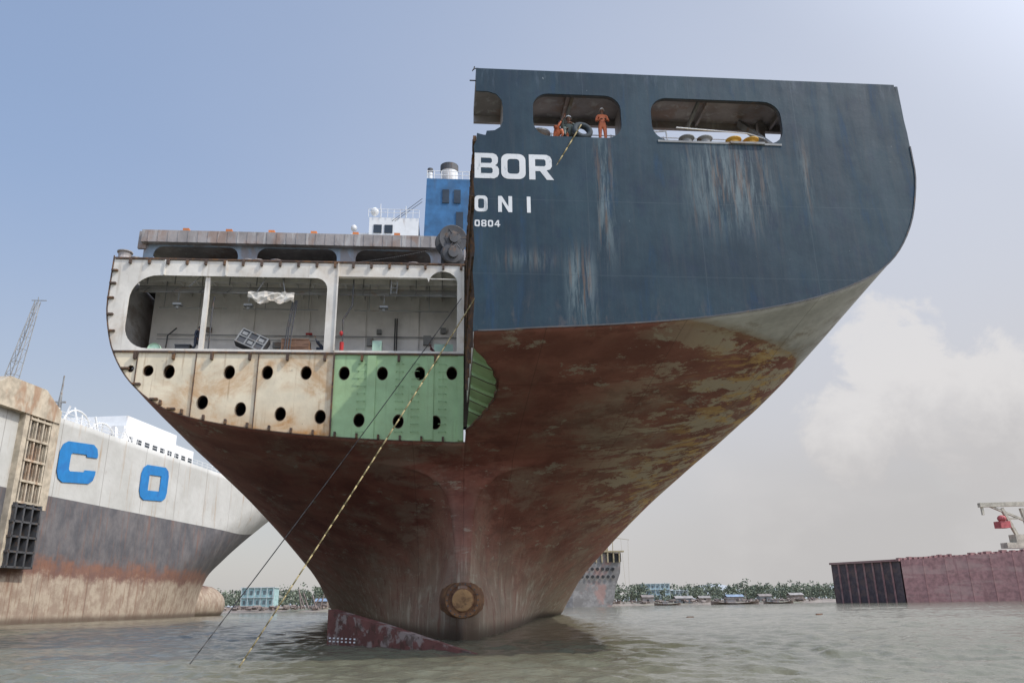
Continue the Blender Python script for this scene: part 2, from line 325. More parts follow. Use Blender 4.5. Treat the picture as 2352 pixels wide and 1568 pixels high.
def bite(Yq):
    if Yq<1.6 or Yq>12.2: return 0
    return max(0,1.3*math.sin(math.pi*((Yq-1.6)/10.6)**.9)+.05*math.sin(Yq*5.1))
for sgn,ys_,nm in ((1,[q for q in rowsY],'hull_starboard_shell'),(-1,[q for q in rowsY if q>=14],'hull_port_shell')):
    v=[];f=[]
    for Yq in ys_:
        for (a,b_) in secs[Yq]:
            xx=a
            if sgn>0: xx=max(a,bite(Yq))
            v.append((sgn*xx,Yq,b_))
    for j in range(len(ys_)-1):
        for i in range(NP-1):
            q=(j*NP+i,j*NP+i+1,(j+1)*NP+i+1,(j+1)*NP+i); f.append(q if sgn<0 else q[::-1])
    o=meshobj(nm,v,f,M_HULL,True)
    sm=o.modifiers.new('s','SOLIDIFY'); sm.thickness=.04; sm.offset=0
ol=[(.08,24.93),(.08,23.72),(.6,23.72),(.98,23.6),(1.22,23.3),(1.28,22.9),(1.28,22.2),(1.15,21.9),(.9,21.72),(.55,21.68),(.5,21.45),(.12,21.55),(.1,21.2),(-.02,20.9),(.05,20.3),(-.03,19.2),(.04,18.3),(-.05,17.2),(.03,16),(-.06,15),(.02,13.8),(-.04,12.8),(-.05,12.38)]
low=[(float(a),float(b_)) for a,b_ in secs[0] if a>.05]
ol+= [(a,b_-.01) for a,b_ in low]+[(20,22.3),(19.93,23.6),(19.8,24.93)]
plate('transom_plate',ol,[rrect(2.62,6.6,21.52,23.72,.72),rrect(7.98,14.05,21.5,23.72,.78)],-.03,.03,M_BLUE)
mb=MB()
for rr in (rrect(2.60,6.62,21.5,23.74,.73),rrect(7.96,14.07,21.48,23.74,.79)):
    for a,b_ in zip(rr,rr[1:]+rr[:1]): mb.beam((a[0],.12,a[1]),(b_[0],.12,b_[1]),.18,.03) if a!=b_ else None
for a,b_ in zip(low[:-1],low[1:]): mb.beam((a[0],-.045,a[1]),(b_[0],-.045,b_[1]),.03,.06)
mb.done('opening_rim',M_DGREY)
mb=MB(); mb.box(.08,19.8,.03,3.1,24.45,24.93); mb.box(.08,19.75,2.9,3.1,24.1,24.45)
for X0 in (1.4,4.3,7.2,11.0,14.8,17.6): mb.box(X0,X0+.12,.05,2.9,24.2,24.45)
mb.box(14.1,14.4,2.5,2.8,21.5,24.4); mb.box(7.0,7.3,.04,2.9,21.5,24.4);mb.box(1.35,1.6,.04,2.6,21.5,24.4)
mb.box(14.6,19.9,.05,.4,21.5,24.4)
mb.done('upper_bridge_beam',M_BEAM)
mb=MB(); mb.beam((4.6,.3,24.3),(4.3,1.6,23.2),.14); mb.beam((10.6,.3,24.35),(10.2,1.8,23.3),.14);mb.beam((13.5,.3,21.6),(13.2,2.6,24.3),.22,.3); mb.done('beam_brackets',M_GREY)
mb=MB(); mb.box(.12,20,.04,14,21.40,21.52); mb.done('mooring_deck',M_BEAM)
mb=MB(); mb.box(19.9,20.02,.05,18,21.5,24.9); mb.done('starboard_bulwark',M_BLUE)
mb=MB()
for X0 in (.15,7.0,13.9):
    pts=[(X0+.22*math.cos(a),.2,24.93+.16*math.sin(a)) for a in np.linspace(0,math.pi,8)]; mb.tube(pts,.025,6)
mb.cyl((-.2,.1,24.35),(.1,.1,24.35),.03); mb.beam((-.02,.1,24.93),(.02,.1,25.1),.05)
mb.done('edge_fittings',M_DGREY)
mb=MB(); mb.box(.10,.16,.05,13.95,12.9,21.4)
mb.done('longitudinal_cut_bulkhead',M_WHITE)
mb=MB()
for Y0 in (1.5,4,6.5,9,11.5): mb.box(-.05,.1,Y0,Y0+.1,13.0,21.4)
mb.box(-.1,.1,.1,13.9,15.7,15.82); mb.box(-.1,.1,.1,13.9,18.5,18.58)
for i in range(46):
    Y0=.1+i*.3; a=random.uniform(.05,.16); mb.box(-a*.5,.1,Y0,Y0+.28,21.25+random.uniform(-.05,.02),21.5)
mb.done('cut_frame_edges',M_EDGE)
# torn pocket: stepped green inner plating seen through the missing shell
def zh(Y): return 12.5-.128*Y
stepY=[1.7,3.3,4.9,6.5,8.1,9.7,11.3,13.9]
mb=MB(); me2=MB()
for i in range(len(stepY)-1):
    a,b_=stepY[i],stepY[i+1]; n=5
    for j in range(n):
        s0=j/n; s1=(j+1)/n
        def pt(Yv,s_,t): 
            x_=.12+(1.55-.12)*s_; return (x_,Yv,zh(Yv)+.16+.55*(1-s_)**1.5+.22*t)
        mb.poly([pt(a,s0,0),pt(a,s1,0),pt(b_,s1,1),pt(b_,s0,1)])
        mb.poly([pt(b_,s0,1),pt(b_,s1,1),pt(b_,s1,0),pt(b_,s0,0)])
    me2.beam((.12,a-.02,zh(a)+.70),(.9,a-.02,zh(a)+.34),.035); me2.beam((.9,a-.02,zh(a)+.34),(1.5,a-.02,zh(a)+.14),.035)
mb.poly([(.1,13.5,15.6),(.62,9.5,14.6),(.55,7.5,13.3),(.2,10.5,13.0),(.12,12.5,13.6)])
mb.done('torn_green_plating',M_GREEN)
me2.done('plating_step_edges',M_EDGE)
mb=MB()
for a in np.arange(1.6,12.2,.25):
    mb.beam((bite(a),a,zh(a)-.03),(bite(a+.25),a+.25,zh(a+.25)-.03),.04,.05)
mb.done('torn_shell_edge',M_EDGE)
# ---- port side section at Y=14
so_=secs[14]
def portx(z): 
    a=so_[:,1]; i=np.searchsorted(a,z); i=min(max(i,1),len(a)-1); t=(z-a[i-1])/max(a[i]-a[i-1],1e-6); return -(so_[i-1,0]+t*(so_[i,0]-so_[i-1,0]))
lowp=[(-float(a)+(.03 if b_>11.5 else 0),float(b_)+.02) for a,b_ in so_ if b_<15.72]
left=[p for p in lowp if p[0]<=-7.5]; gl=[p for p in lowp if p[0]>-7.5]
zl=np.interp(7.5,[-p[0] for p in lowp],[p[1] for p in lowp])
holesW=[(-18.7,14.75,.17,.19),(-17.74,14.65,.27,.3),(-16.6,14.6,.29,.38),(-13.3,14.6,.29,.38),(-11.2,14.6,.29,.38),(-9.04,14.6,.29,.38),(-14.6,12.84,.29,.38),(-12.5,12.46,.29,.38),(-10.3,12.2,.29,.38),(-8.1,12.05,.29,.38)]
holesG=[(-6.9,14.6,.29,.38),(-4.74,14.6,.29,.38),(-2.6,14.62,.29,.38),(-.77,14.65,.29,.38),(-5.95,11.87,.29,.38),(-3.76,11.8,.29,.38),(-1.68,11.75,.29,.38)]
plate('tank_bulkhead_rusty',[(-7.52,15.7),(-7.52,zl)]+left+[(portx(15.7)+.05,15.7)],[ellp(*h_) for h_ in holesW],14.04,14.08,M_TANKR)
plate('tank_bulkhead_green',[(-.08,15.7),(-.08,10.63)]+[p for p in gl if p[0]<-.1]+[(-7.5,zl),(-7.5,15.7)],[ellp(*h_) for h_ in holesG],14.04,14.08,M_GREEN)
mb=MB()
for (a,b_,c_,d_) in holesW+holesG:
    mb.lathe((a,14.09,b_),(0,1,0),[(c_*1.0,-.06),(c_*1.08,-.06),(c_*1.08,0.3),(c_,.3)],18)
o=mb.done('manhole_rims',M_EDGE); 
k=0
for (a,b_,c_,d_) in holesW+holesG:
    for q in range(18*4):
        vv=o.data.vertices[k+q]; vv.co.z=b_+(vv.co.z-b_)*d_/c_; 
    k+=72
mb=MB()
for X0 in (-18.4,-15.2,-11.75): 
    mb.box(X0-.02,X0+.02,13.96,14.04,np.interp(-X0,[-p[0] for p in lowp],[p[1] for p in lowp])+.02,15.7)
mb.box(-7.55,-7.47,13.9,14.04,zl,15.7)
for X0 in np.arange(-18.6,-.5,2.1): mb.box(X0,X0+.14,13.84,14.04,15.30,15.66)
for X0 in np.arange(-16.9,-.3,1.2):
    zq=np.interp(-X0,[-p[0] for p in lowp],[p[1] for p in lowp]); mb.box(X0,X0+.12,13.86,14.04,zq,zq+.26)
for zq in (12.4,12.95,13.8,14.7): mb.box(portx(zq),portx(zq)+.42,13.84,14.04,zq,zq+.1)
for zq in (16.9,17.9,18.9,19.8,20.6): mb.box(portx(zq),portx(zq)+.35,13.84,13.99,zq,zq+.1)
for X0 in np.arange(-19.6,-.3,1.07): mb.box(X0,X0+.14,13.86,13.99,21.1,21.4)
pp=[(-float(a),13.97,float(b_)) for a,b_ in so_]
for a,b_ in zip(pp[:-1],pp[1:]): mb.beam(a,b_,.06,.05)
mb.box(portx(15.75)+.02,0,13.95,14.02,15.70,15.80); mb.box(-20.5,0,13.93,14.0,21.40,21.50)
mb.done('cut_section_edges',M_EDGE)
mb=MB()
for X0 in (-5.36,-2.06): mb.box(X0-.25,X0+.25,13.97,14.035,10.75,15.65)
mb.box(-.42,-.1,13.9,14.035,10.7,15.65)
for X0 in (-5.9,-3.75,-2.85,-1.3):
    for zq in np.arange(11.2,15.2,.44): 
        if abs(zq-11.8)<.5 and X0 in (-3.75,-5.9): continue
        mb.tube([(X0-.2,14.04,zq),(X0-.2,13.9,zq),(X0+.2,13.9,zq),(X0+.2,14.04,zq)],.018,6)
mb.done('tank_stiffeners_and_rungs',M_GREEN)
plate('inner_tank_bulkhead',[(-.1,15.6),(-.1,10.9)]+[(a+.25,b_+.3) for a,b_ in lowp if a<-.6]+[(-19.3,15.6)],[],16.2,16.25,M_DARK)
upo=[(-float(a)+.04,float(b_)) for a,b_ in so_ if b_>15.78 and b_<21.38]
ring=[(-.08,21.38),(-.08,15.82)]+[(portx(15.82)+.05,15.82)]+upo+[(-20.45,21.38)]
def opn():
    p=[]
    x0,x1,z0,z1=-19.35,-8.15,15.95,20.42
    for cx,cz,a0,r0 in ((x1-.7,z1-.7,0,.7),(x0+1.5,z1-1.5,90,1.5),(x0+1.35,z0+1.35,180,1.35)):
        for i in range(9): 
            a=math.radians(a0+90*i/8); p.append((cx+r0*math.cos(a),cz+r0*math.sin(a)))
    p.append((x1,z0)); return p
op2=[(-.5,15.95),(-.5,20.3)]+[(-1.35+.85*math.cos(a),20.25+.75*math.sin(a)) for a in np.linspace(.05,math.pi-.05,10)]+[(-2.3,20.55),(-7.55,20.55),(-7.55,15.95)]
plate('compartment_web_frame',ring,[opn(),op2],14.0,14.06,M_WHITE)
mb=MB()
mb.box(-15.2,-14.95,14.1,14.35,15.8,21.3)
mb.box(-8.12,-7.6,14.07,14.3,15.8,21.3) ; mb.box(-20.2,-.1,14.07,14.25,20.5,20.56)
mb.box(-12.0,-11.9,14.07,14.2,20.4,21.3);mb.box(-17.6,-17.52,13.93,13.99,20.45,21.38);mb.box(-14.1,-14.02,13.93,13.99,20.45,21.38);mb.box(-7.6,-7.52,13.93,13.99,15.9,21.38)
mb.done('compartment_pillars',M_WHITE)
mb=MB(); mb.box(-19.8,-.1,19.0,19.1,15.8,21.4); 
mb.box(-20.3,-.1,14.06,19.0,21.28,21.39)
for X0 in np.arange(-19.5,-.6,1.0): mb.box(X0,X0+.05,14.3,19,21.0,21.28)
for Y0 in (15.6,17.3): mb.box(-20.2,-.1,Y0,Y0+.12,20.75,21.28)
mb.box(-19.8,-.1,18.85,18.98,17.0,17.1)
for X0 in (-17,-13.5,-10,-6.4,-3): mb.box(X0,X0+.09,18.86,18.99,17.1,21.2)
mb.done('compartment_walls',M_ROOM)
mb=MB(); mb.box(-19.7,-.1,14.02,19,15.72,15.80); mb.done('compartment_floor',M_GREY)
mb=MB()
for k,zq in enumerate((19.85,19.98,20.12,20.26,20.4)): mb.cyl((-19.5,15.2+.12*k,zq),(-.5,15.2+.12*k,zq),.035,n=8)
for X0 in np.arange(-19,-.5,1.6): mb.beam((X0,15.45,20.45),(X0,15.45,21.2),.05); mb.beam((X0,15.1,19.82),(X0,15.9,20.42),.05)
for X0,X1 in ((-18.5,-14.5),(-13.5,-9),(-6.8,-1)): mb.cyl((X0,16.4,19.3),(X1,16.4,19.3),.03,n=8)
for X0 in (-18.2,-16.1,-12.2,-9.6,-5.9,-2.2): mb.cyl((X0,16.4,19.3),(X0,16.4,21.2),.025,n=6)
mb.cyl((-19.3,18.8,18.4),(-.3,18.8,18.4),.03,n=6); mb.cyl((-19.3,18.8,18.1),(-8.3,18.8,18.1),.02,n=6)
mb.done('overhead_pipes',M_GREY)
mb=MB()
for X0 in (-17.0,-12.9,-4.9): mb.beam((X0,15.2,19.3),(X0,15.2,20),.04); mb.box(X0-.25,X0+.25,15.0,15.4,19.0,19.12); mb.ell((X0,15.2,18.9),.12,.12,.12,8,6)
mb.done('hanging_lamps',M_GREY)
mb=MB()
for p in ([(-14.75,14.5,15.8),(-14.75,14.5,18.9),(-14.7,14.5,19.3)],[(-15.05,14.2,15.8),(-15.0,14.2,19.2)],
          [(-10.35,14.6,15.8),(-10.3,14.6,17.5),(-10.05,14.6,19.2)],[(-10.2,14.6,15.8),(-10.12,14.6,17.5),(-9.95,14.6,19.2)],[(-10.5,14.6,15.8),(-10.4,14.6,17.5),(-10.2,14.6,19.1)],
          [(-4.0,18.6,15.8),(-4.3,18.6,17.4),(-4.3,18.6,19.6)],[(-4.15,18.6,15.8),(-4.42,18.6,17.4),(-4.42,18.6,19.6)],[(-18.6,18.5,15.9),(-18.5,18.4,18.2),(-18.0,18.4,18.7)],
          [(-7.15,14.5,16.4),(-7.2,14.5,18),(-6.7,14.5,18.9),(-6.7,14.6,20.6)]): mb.tube(p,.045,8)
mb.done('hanging_cables',M_DGREY)
mb=MB()
for p in ([(-3.6,18.5,15.8),(-3.6,18.5,16.8),(-4.0,18.5,17.05)],[(-3.4,18.5,15.8),(-3.4,18.5,16.7)],[(-2.9,18.4,15.9),(-2.9,18.4,16.5),(-2.2,18.4,16.5)],[(-2.6,18.4,15.9),(-2.6,18.4,16.9),(-2.3,18.4,16.9)]): mb.tube(p,.06,8)
mb.tube([(-12.3,14.3,19.5),(-11.4,14.3,21.3)],.025); mb.tube([(-10.6,14.3,19.4),(-11.0,14.3,21.3)],.025); mb.tube([(-16.2,14.4,19.9),(-14.9,14.4,21.3)],.03)
for a in (-4.45,-4.1): mb.cyl((a,14.3,19.6),(a+.05,14.3,21.3),.025)
for q in np.arange(19.7,21.2,.3): mb.cyl((-4.45,14.3,q),(-4.1,14.3,q),.018,n=6)
mb.done('pipes_and_ladder',M_GREY)
vs=[];fs=[]
for i in range(15):
    for j in range(5):
        e=random.uniform(-.05,.05)
        vs.append((-12.75+i*.19,14.25+random.uniform(-.07,.07),18.95+j*.16+e+(.25 if i<2 and j<2 else 0)+(.1*math.sin(i*1.1) if j==0 else 0)))
for i in range(14):
    for j in range(4): fs.append((i*5+j,(i+1)*5+j,(i+1)*5+j+1,i*5+j+1))
o=meshobj('hanging_sheet',vs,fs,M_WHITE); o.modifiers.new('s','SOLIDIFY').thickness=.03
mt=Matrix.Translation((-12.4,14.9,16.65))@Matrix.Rotation(math.radians(24),4,'Y')@Matrix.Rotation(math.radians(-12),4,'X')
mb=MB(); mb.box(-.85,.85,-.3,.3,-.5,.5,mt); 
mb.done('toppled_cabinet',M_DGREY)
mb=MB()
for a in (-.8,-.27,.27,.8): mb.box(a-.04,a+.04,-.34,-.3,-.48,.48,mt)
for a in (-.45,0,.45): mb.box(-.85,.85,-.35,-.3,a-.03,a+.03,mt)
for (a,b_) in ((-.55,.22),(0,-.2),(.5,.2)): mb.box(a-.15,a+.15,-.33,-.3,b_-.1,b_+.1,mt)
mb.done('cabinet_ribs',M_GREY)
mb=MB(); mb.box(-10.7,-9.15,14.8,15.6,15.95,16.85); mb.done('wooden_crate',M_WOOD)
mb=MB()
for q in (-10.72,-9.97,-9.2): mb.box(q,q+.07,14.77,14.8,15.9,16.88)
for q in (15.93,16.4,16.82): mb.box(-10.72,-9.13,14.765,14.795,q,q+.06)
for q in (-10.9,-9.0): mb.beam((q,14.9,15.8),(q,14.9,16.3),.05)
mb.box(-10.95,-8.95,14.7,15.7,15.8,15.92); mb.done('crate_battens',M_WOOD)
mb=MB(); mb.lathe((-17.75,14.5,16.05),(0,-1,0),[(.05,.05),(.12,.06),(.12,0),(.3,0),(.36,.08),(.36,-.2),(.05,-.2)],20); mb.box(-5.5,-4.95,15.2,15.7,15.82,16.95); mb.box(-1.85,-.7,16,16.4,15.82,17.05); mb.box(-1.3,-1.26,15.97,16.0,15.9,17.0)
mb.done('green_drum_and_cabinets',M_LGREEN)
mb=MB(); mb.box(-16.7,-15.8,14.6,15.2,16.35,16.42); 
for a in (-16.65,-15.9): mb.beam((a,14.7,15.8),(a,14.7,16.35),.06)
mb.box(-16.6,-15.9,14.65,15.1,15.95,16.32); mb.done('work_table',M_DGREY)
mb=MB(); mb.cyl((-7.2,14.5,16.0),(-7.2,14.5,16.6),.12); mb.ell((-7.25,14.5,17.15),.12,.1,.16,8,6); mb.box(-10.1,-9.7,18.8,18.9,18.5,18.62); mb.done('fire_equipment',M_RED)
mb=MB()
for (a,c_,w_,h_) in ((-13.9,18.2,.3,.4),(-12.1,17.6,.5,.35),(-8.9,17.9,.35,.5),(-6.2,17.8,.4,.5),(-5.6,18.6,.3,.3),(-2.6,17.9,.5,.6),(-1.5,18.7,.35,.35),(-16.3,18.6,.3,.3)): mb.box(a,a+w_,18.7,18.95,c_,c_+h_)
mb.done('wall_boxes',M_GREY)
plate('doorway_recess',[(-18.95,15.82),(-18.2,15.82),(-18.2,16.9)]+[(-18.575+.375*math.cos(a),16.9+.38*math.sin(a)) for a in np.linspace(.1,math.pi-.1,8)]+[(-18.95,16.9)],[],18.9,18.95,M_DARK)
ar=[(-17.9,15.85),(-17.1,15.85),(-17.1,16.9)]+[(-17.5+.4*math.cos(a),16.9+.42*math.sin(a)) for a in np.linspace(.1,math.pi-.1,8)]+[(-17.9,16.9)]
plate('arched_door',ar,[],18.6,18.66,M_WOOD)
mb=MB()
for a,b_ in zip(ar,ar[1:]+ar[:1]): mb.beam((a[0],18.57,a[1]),(b_[0],18.57,b_[1]),.07)
for q in (16.2,16.6,17.0): mb.beam((-17.9,18.57,q),(-17.1,18.57,q),.05)
mb.done('door_frame',M_HWHITE)
mb=MB(); mb.box(-20.4,0,14.0,60,21.41,21.49); mb.box(0,20.4,14.0,60,21.41,21.49); mb.done('main_deck',M_DGREY)
bo=[(-20.5,21.5),(-1.4,21.5),(-1.4,24.35),(-1.0,24.4),(-1.0,25.05),(-20.55,25.05)]
hs=[rrect(a,b_,21.9,24.12,.6) for a,b_ in ((-19.9,-14.6),(-13.4,-8.3),(-7.1,-2.2))]
plate('hatch_beam_wall',bo,hs,18.0,18.08,paint('pale_blue_weathered',(.20,.25,.30),[((.2,.14,.1),(.8,.8,.3),.52,.62,.6)]))
mb=MB(); mb.box(-20.6,-.6,17.55,21.2,24.22,25.05); mb.box(-20.5,-1.4,21,21.1,21.5,24.3); mb.box(0,20.4,19.5,21.2,24.22,25.05)
for a in np.arange(-20.2,-.8,.62): mb.box(a,a+.03,17.52,17.55,24.25,25.02)
mb.done('hatch_beam',M_BEAM)
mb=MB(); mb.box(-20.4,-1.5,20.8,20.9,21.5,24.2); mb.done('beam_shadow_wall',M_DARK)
mb=MB()
for X0 in (-17.9,-15.2,-12.5,-9.8,-7.1,-4.4): mb.box(X0-.22,X0+.16,17.6,18.0,25.06,25.24)
mb.done('orange_cell_guides',M_ORANGE)
mb=MB()
mb.box(-20.9,-20.4,17.9,18.1,23.9,25.1); 
for X0 in (-19.8,-13.2,-12.6,-11.5,-3.2): mb.lathe((X0,15.3,21.5),(0,0,1),[(.0,0),(.38,0),(.34,.3),(.42,.45),(.42,.5),(0,.52)],14)
mb.lathe((-20.1,14.4,21.5),(0,0,1),[(0,0),(.4,0),(.34,.2),(.36,.42),(.44,.46),(.44,.52),(0,.53)],14)
mb.done('deck_bollards',M_BEAM)
mb=MB(); c0=(-.75,13.9,23.15)
mb.lathe(c0,(.25,-1,-.1),[(0,.15),(.28,.15),(.3,.0),(.5,-.02),(.52,-.06),(.86,-.02),(.9,-.05),(.9,-.15),(.85,-.2),(.5,-.2),(.5,-1.0),(.85,-1.0),(.9,-1.1),(.85,-1.2),(0,-1.2)],28)
for i in range(6):
    a=i*math.pi/3; mb.beam((-.62+.28*math.cos(a),13.84,23.13+.28*math.sin(a)),(-.66+.8*math.cos(a),13.82,23.13+.8*math.sin(a)),.05)
mb.lathe((-.8,13.95,22.2),(.25,-1,-.1),[(0,.2),(.3,.2),(.35,.05),(.6,.02),(.68,-.05),(.68,-.3),(.4,-.35),(.4,-1.2),(0,-1.2)],24)
mb.box(-1.5,-.1,14.4,15.4,21.5,22.3); mb.done('mooring_winch',M_DGREY)
mb=MB(); 
k=len(mb.v); mb.v+=[(-4.3,50,21.5),(6.5,50,21.5),(6.5,62,21.5),(-4.3,62,21.5),(-3.55,50,48.0),(6,50,48.0),(6,60,48.0),(-3.55,60,48.0)]
for q in ((0,1,5,4),(1,2,6,5),(2,3,7,6),(3,0,4,7),(4,5,6,7)): mb.f.append(tuple(k+i for i in q))
mb.done('funnel_casing',M_FUN)
mb=MB(); mb.box(-1.75,-1.0,49.9,50.0,44.9,46.6); mb.box(-.45,.3,49.9,50.0,44.9,46.6); mb.box(-.2,.6,49.9,50.0,37.5,43.8); mb.done('funnel_louvres',M_GLASS)
mb=MB(); mb.cyl((-1.0,51.5,48),(-1.0,51.5,49.9),1.0,n=20); mb.cyl((-3.2,51,48),(-3.2,51,49.3),.28); mb.cyl((2.5,53,48),(2.5,53,50.2),1.0,n=20); mb.done('exhaust_lower',M_HWHITE)
mb=MB(); mb.cyl((-1.0,51.5,49.7),(-1.0,51.5,50.5),1.05,n=20); mb.cyl((-3.2,51,49.3),(-3.2,51,49.8),.32);mb.cyl((-1.3,51.5,50.5),(-1.3,51.5,50.9),.2); mb.done('exhaust_stack',M_DGREY)
mb=MB()
for q in (48.5,49.0): mb.cyl((-3.6,50.05,q),(6,50.05,q),.04,n=6)
for X0 in np.arange(-3.5,6,.8): mb.cyl((X0,50.05,48),(X0,50.05,49.0),.035,n=6)
for q in (43.5,43.9): mb.cyl((-9.9,49.9,q),(-4.4,49.9,q),.03,n=6)
for X0 in np.arange(-9.9,-4.3,.7): mb.cyl((X0,49.9,42.9),(X0,49.9,43.9),.03,n=6)
mb.cyl((-8.6,50,42.9),(-8.6,50,44.6),.04);mb.cyl((-5.8,50,42.9),(-5.8,50,44.4),.04)
mb.done('house_railings',M_HWHITE)
mb=MB(); mb.box(-9.8,-4.35,50,60,24,42.9); mb.box(-11.8,-4.4,50.5,60,24,41.2); mb.ell((-9.3,50.6,43.9),.45,.45,.5); mb.ell((-11.5,50.6,41.8),.35,.35,.4); mb.box(-20,-4.5,52,60,21.5,37); mb.done('deckhouse',M_HWHITE)
mb=MB()
for X0 in (-9.3,-8.1): mb.box(X0,X0+.9,49.93,50,41.0,42.0)
mb.done('deckhouse_windows',M_GLASS)
mb=MB(); mb.tube([(-7.3,50,42.5),(-4.0,50,45.4)],.03,6); mb.tube([(-7.0,50,42.5),(-4.0,50,45.0)],.03,6); mb.done('stay_wires',M_ROPED)
mb=MB()
def bit(mb,x,y,z): mb.lathe((x,y,z),(0,0,1),[(0,0),(.36,0),(.32,.08),(.24,.16),(.24,.33),(.36,.42),(.36,.46),(0,.47)],18)
for X0 in (9.7,10.55): bit(mb,X0,.5,21.52)
mb.box(9.3,11.0,.2,.9,21.5,21.58); mb.box(11.5,13.1,-.12,.2,21.42,21.52); mb.box(8.2,13.9,-.06,.1,21.40,21.5)
mb.lathe((3.0,.9,21.9),(0,0,1),[(0,-.4),(.42,-.4),(.3,-.2),(.3,.05),(.5,.25),(.5,.33),(.42,.33),(.36,.2),(0,.2)],22)
mb.done('mooring_bitts',M_GREY,False)
mb=MB(); bit(mb,11.9,.5,21.52); bit(mb,12.72,.5,21.52)
for X0 in (9.7,10.55): mb.lathe((X0,.5,21.98),(0,0,1),[(0,.02),(.33,.02),(.33,-.05)],18)
mb.done('yellow_bitts',M_YEL)
mb=MB(); mb.box(11.3,12.6,2.2,2.8,21.6,22.95); mb.done('yellow_locker',M_YEL)
mb=MB()
for q in (22.05,22.5): mb.cyl((2.7,1.3,q),(14,1.3,q),.025,n=6)
for X0 in (3.6,5.2,6.4,8.9,10.4,13.0,13.7): mb.cyl((X0,1.3,21.5),(X0,1.3,22.55),.03,n=6)
mb.tube([(8.1,.9,22.5),(8.9,.9,22.6),(9.0,.9,21.5)],.04,6); mb.tube([(9.2,.3,22.4),(12.6,.5,22.35),(13.4,.5,22.1)],.03,6)
mb.done('deck_railings',M_HWHITE)
def letter(nm,ol_,hl_,x0,z0,sx_=1,sz_=1):
    t=lambda pl:[(x0+a*sx_,z0+b_*sz_) for a,b_ in pl]
    plate(nm,t(ol_),[t(q) for q in hl_],-.040,-.034,M_WPAINT)
letter('name_letter_B',[(0,0),(.84,0),(.98,.08),(1.05,.22),(1.05,.46),(.99,.58),(.88,.64),(.97,.71),(1.01,.82),(1.01,1.02),(.94,1.16),(.80,1.23),(0,1.23)],[[(.27,.24),(.72,.24),(.78,.30),(.78,.45),(.72,.52),(.27,.52)],[(.27,.74),(.69,.74),(.75,.80),(.75,.94),(.69,1.0),(.27,1.0)]],.02,19.32)
letter('name_letter_O',rrect(0,1.06,0,1.23,.30),[rrect(.27,.79,.25,.98,.14)],1.17,19.32)
letter('name_letter_R',[(0,0),(.27,0),(.27,.42),(.48,.42),(.76,0),(1.08,0),(.76,.46),(.92,.52),(1.0,.66),(1.0,1.0),(.93,1.15),(.78,1.23),(0,1.23)],[[(.27,.66),(.67,.66),(.73,.72),(.73,.93),(.67,1.0),(.27,1.0)]],2.38,19.32)
letter('port_letter_O',rrect(0,.55,0,.76,.17),[rrect(.15,.40,.15,.61,.08)],.02,17.72)
letter('port_letter_N',[(0,0),(.16,0),(.16,.5),(.44,0),(.6,0),(.6,.76),(.44,.76),(.44,.27),(.16,.76),(0,.76)],[],1.02,17.72)
letter('port_letter_I',[(0,0),(.16,0),(.16,.76),(0,.76)],[],2.25,17.72)
d0=rrect(0,.22,0,.31,.07); h0=rrect(.06,.16,.07,.24,.035)
letter('imo_digit_0',d0,[h0],.02,17.02); letter('imo_digit_0_b',d0,[h0],.58,17.02)
letter('imo_digit_8',[(.04,0),(.18,0),(.22,.04),(.22,.13),(.19,.16),(.22,.19),(.22,.27),(.18,.31),(.04,.31),(0,.27),(0,.19),(.03,.16),(0,.13),(0,.04)],[rrect(.06,.16,.05,.125,.02),rrect(.06,.16,.19,.26,.02)],.30,17.02)
letter('imo_digit_4',[(.13,0),(.19,0),(.19,.07),(.24,.07),(.24,.125),(.19,.125),(.19,.31),(.12,.31),(0,.12),(0,.07),(.13,.07)],[[(.06,.125),(.13,.125),(.13,.235)]],.86,17.02)
mb=MB(); mb.lathe((0,19.2,2.2),(0,-1,0),[(1.35,-.6),(1.2,.2),(1.08,.75),(1.0,1.1),(1.0,1.45),(.97,1.5),(.82,1.5),(.80,1.42),(.66,1.42),(.64,1.56),(.55,1.58)],36); mb.done('stern_tube_boss',M_RUSTB)
mb=MB(); mb.lathe((0,19.2,2.2),(0,-1,0),[(.62,1.42),(.60,1.60),(.5,1.62),(0,1.62)],30); mb.done('stern_tube_plug',paint('ochre_rust',(.34,.20,.09),[((.15,.08,.04),(2,2,2),.45,.6,.8)],.8))
mb=MB()
for i in range(18):
    a=2*math.pi*i/18; mb.cyl((.89*math.cos(a),17.72,2.2+.89*math.sin(a)),(.89*math.cos(a),17.64,2.2+.89*math.sin(a)),.05,n=6)
mb.done('boss_bolts',M_DGREY)
# ---------------------------------------------------------------- rudder remnant
root('rudder',(-4,11,0))
v=[(-7.35,16.3,-.8),(-7.4,16.5,1.80),(-4.5,12.3,1.12),(.3,5.6,-.02),(-.1,6.0,-.8),(-6.9,16.9,-.8),(-6.95,17.0,1.80),(-4.0,12.8,1.12),(.4,5.9,-.02),(.4,6.2,-.8)]
f=[(0,1,2,4),(2,3,4),(5,7,6),(5,9,7),(7,9,8),(1,6,7,2),(2,7,8,3),(0,5,6,1)]
M_RUD=paint('scraped_red_steel',(.14,.052,.042),[((.30,.26,.23),(.7,.7,.8),.52,.58,.7),((.06,.03,.02),(2,2,2),.52,.62,.7)],.7,.5)
meshobj('rudder_blade',v,f,M_RUD)
mb=MB()
for i in range(7):
    t=.03+i*.035
    p=Vector((-7.37,16.35,0)).lerp(Vector((-.1,5.9,0)),t)
    for zq in (.32,.16): mb.box(p.x-.05,p.x+.05,p.y-.08,p.y-.05,zq,zq+.07)
mb.done('draft_marks',M_WPAINT)
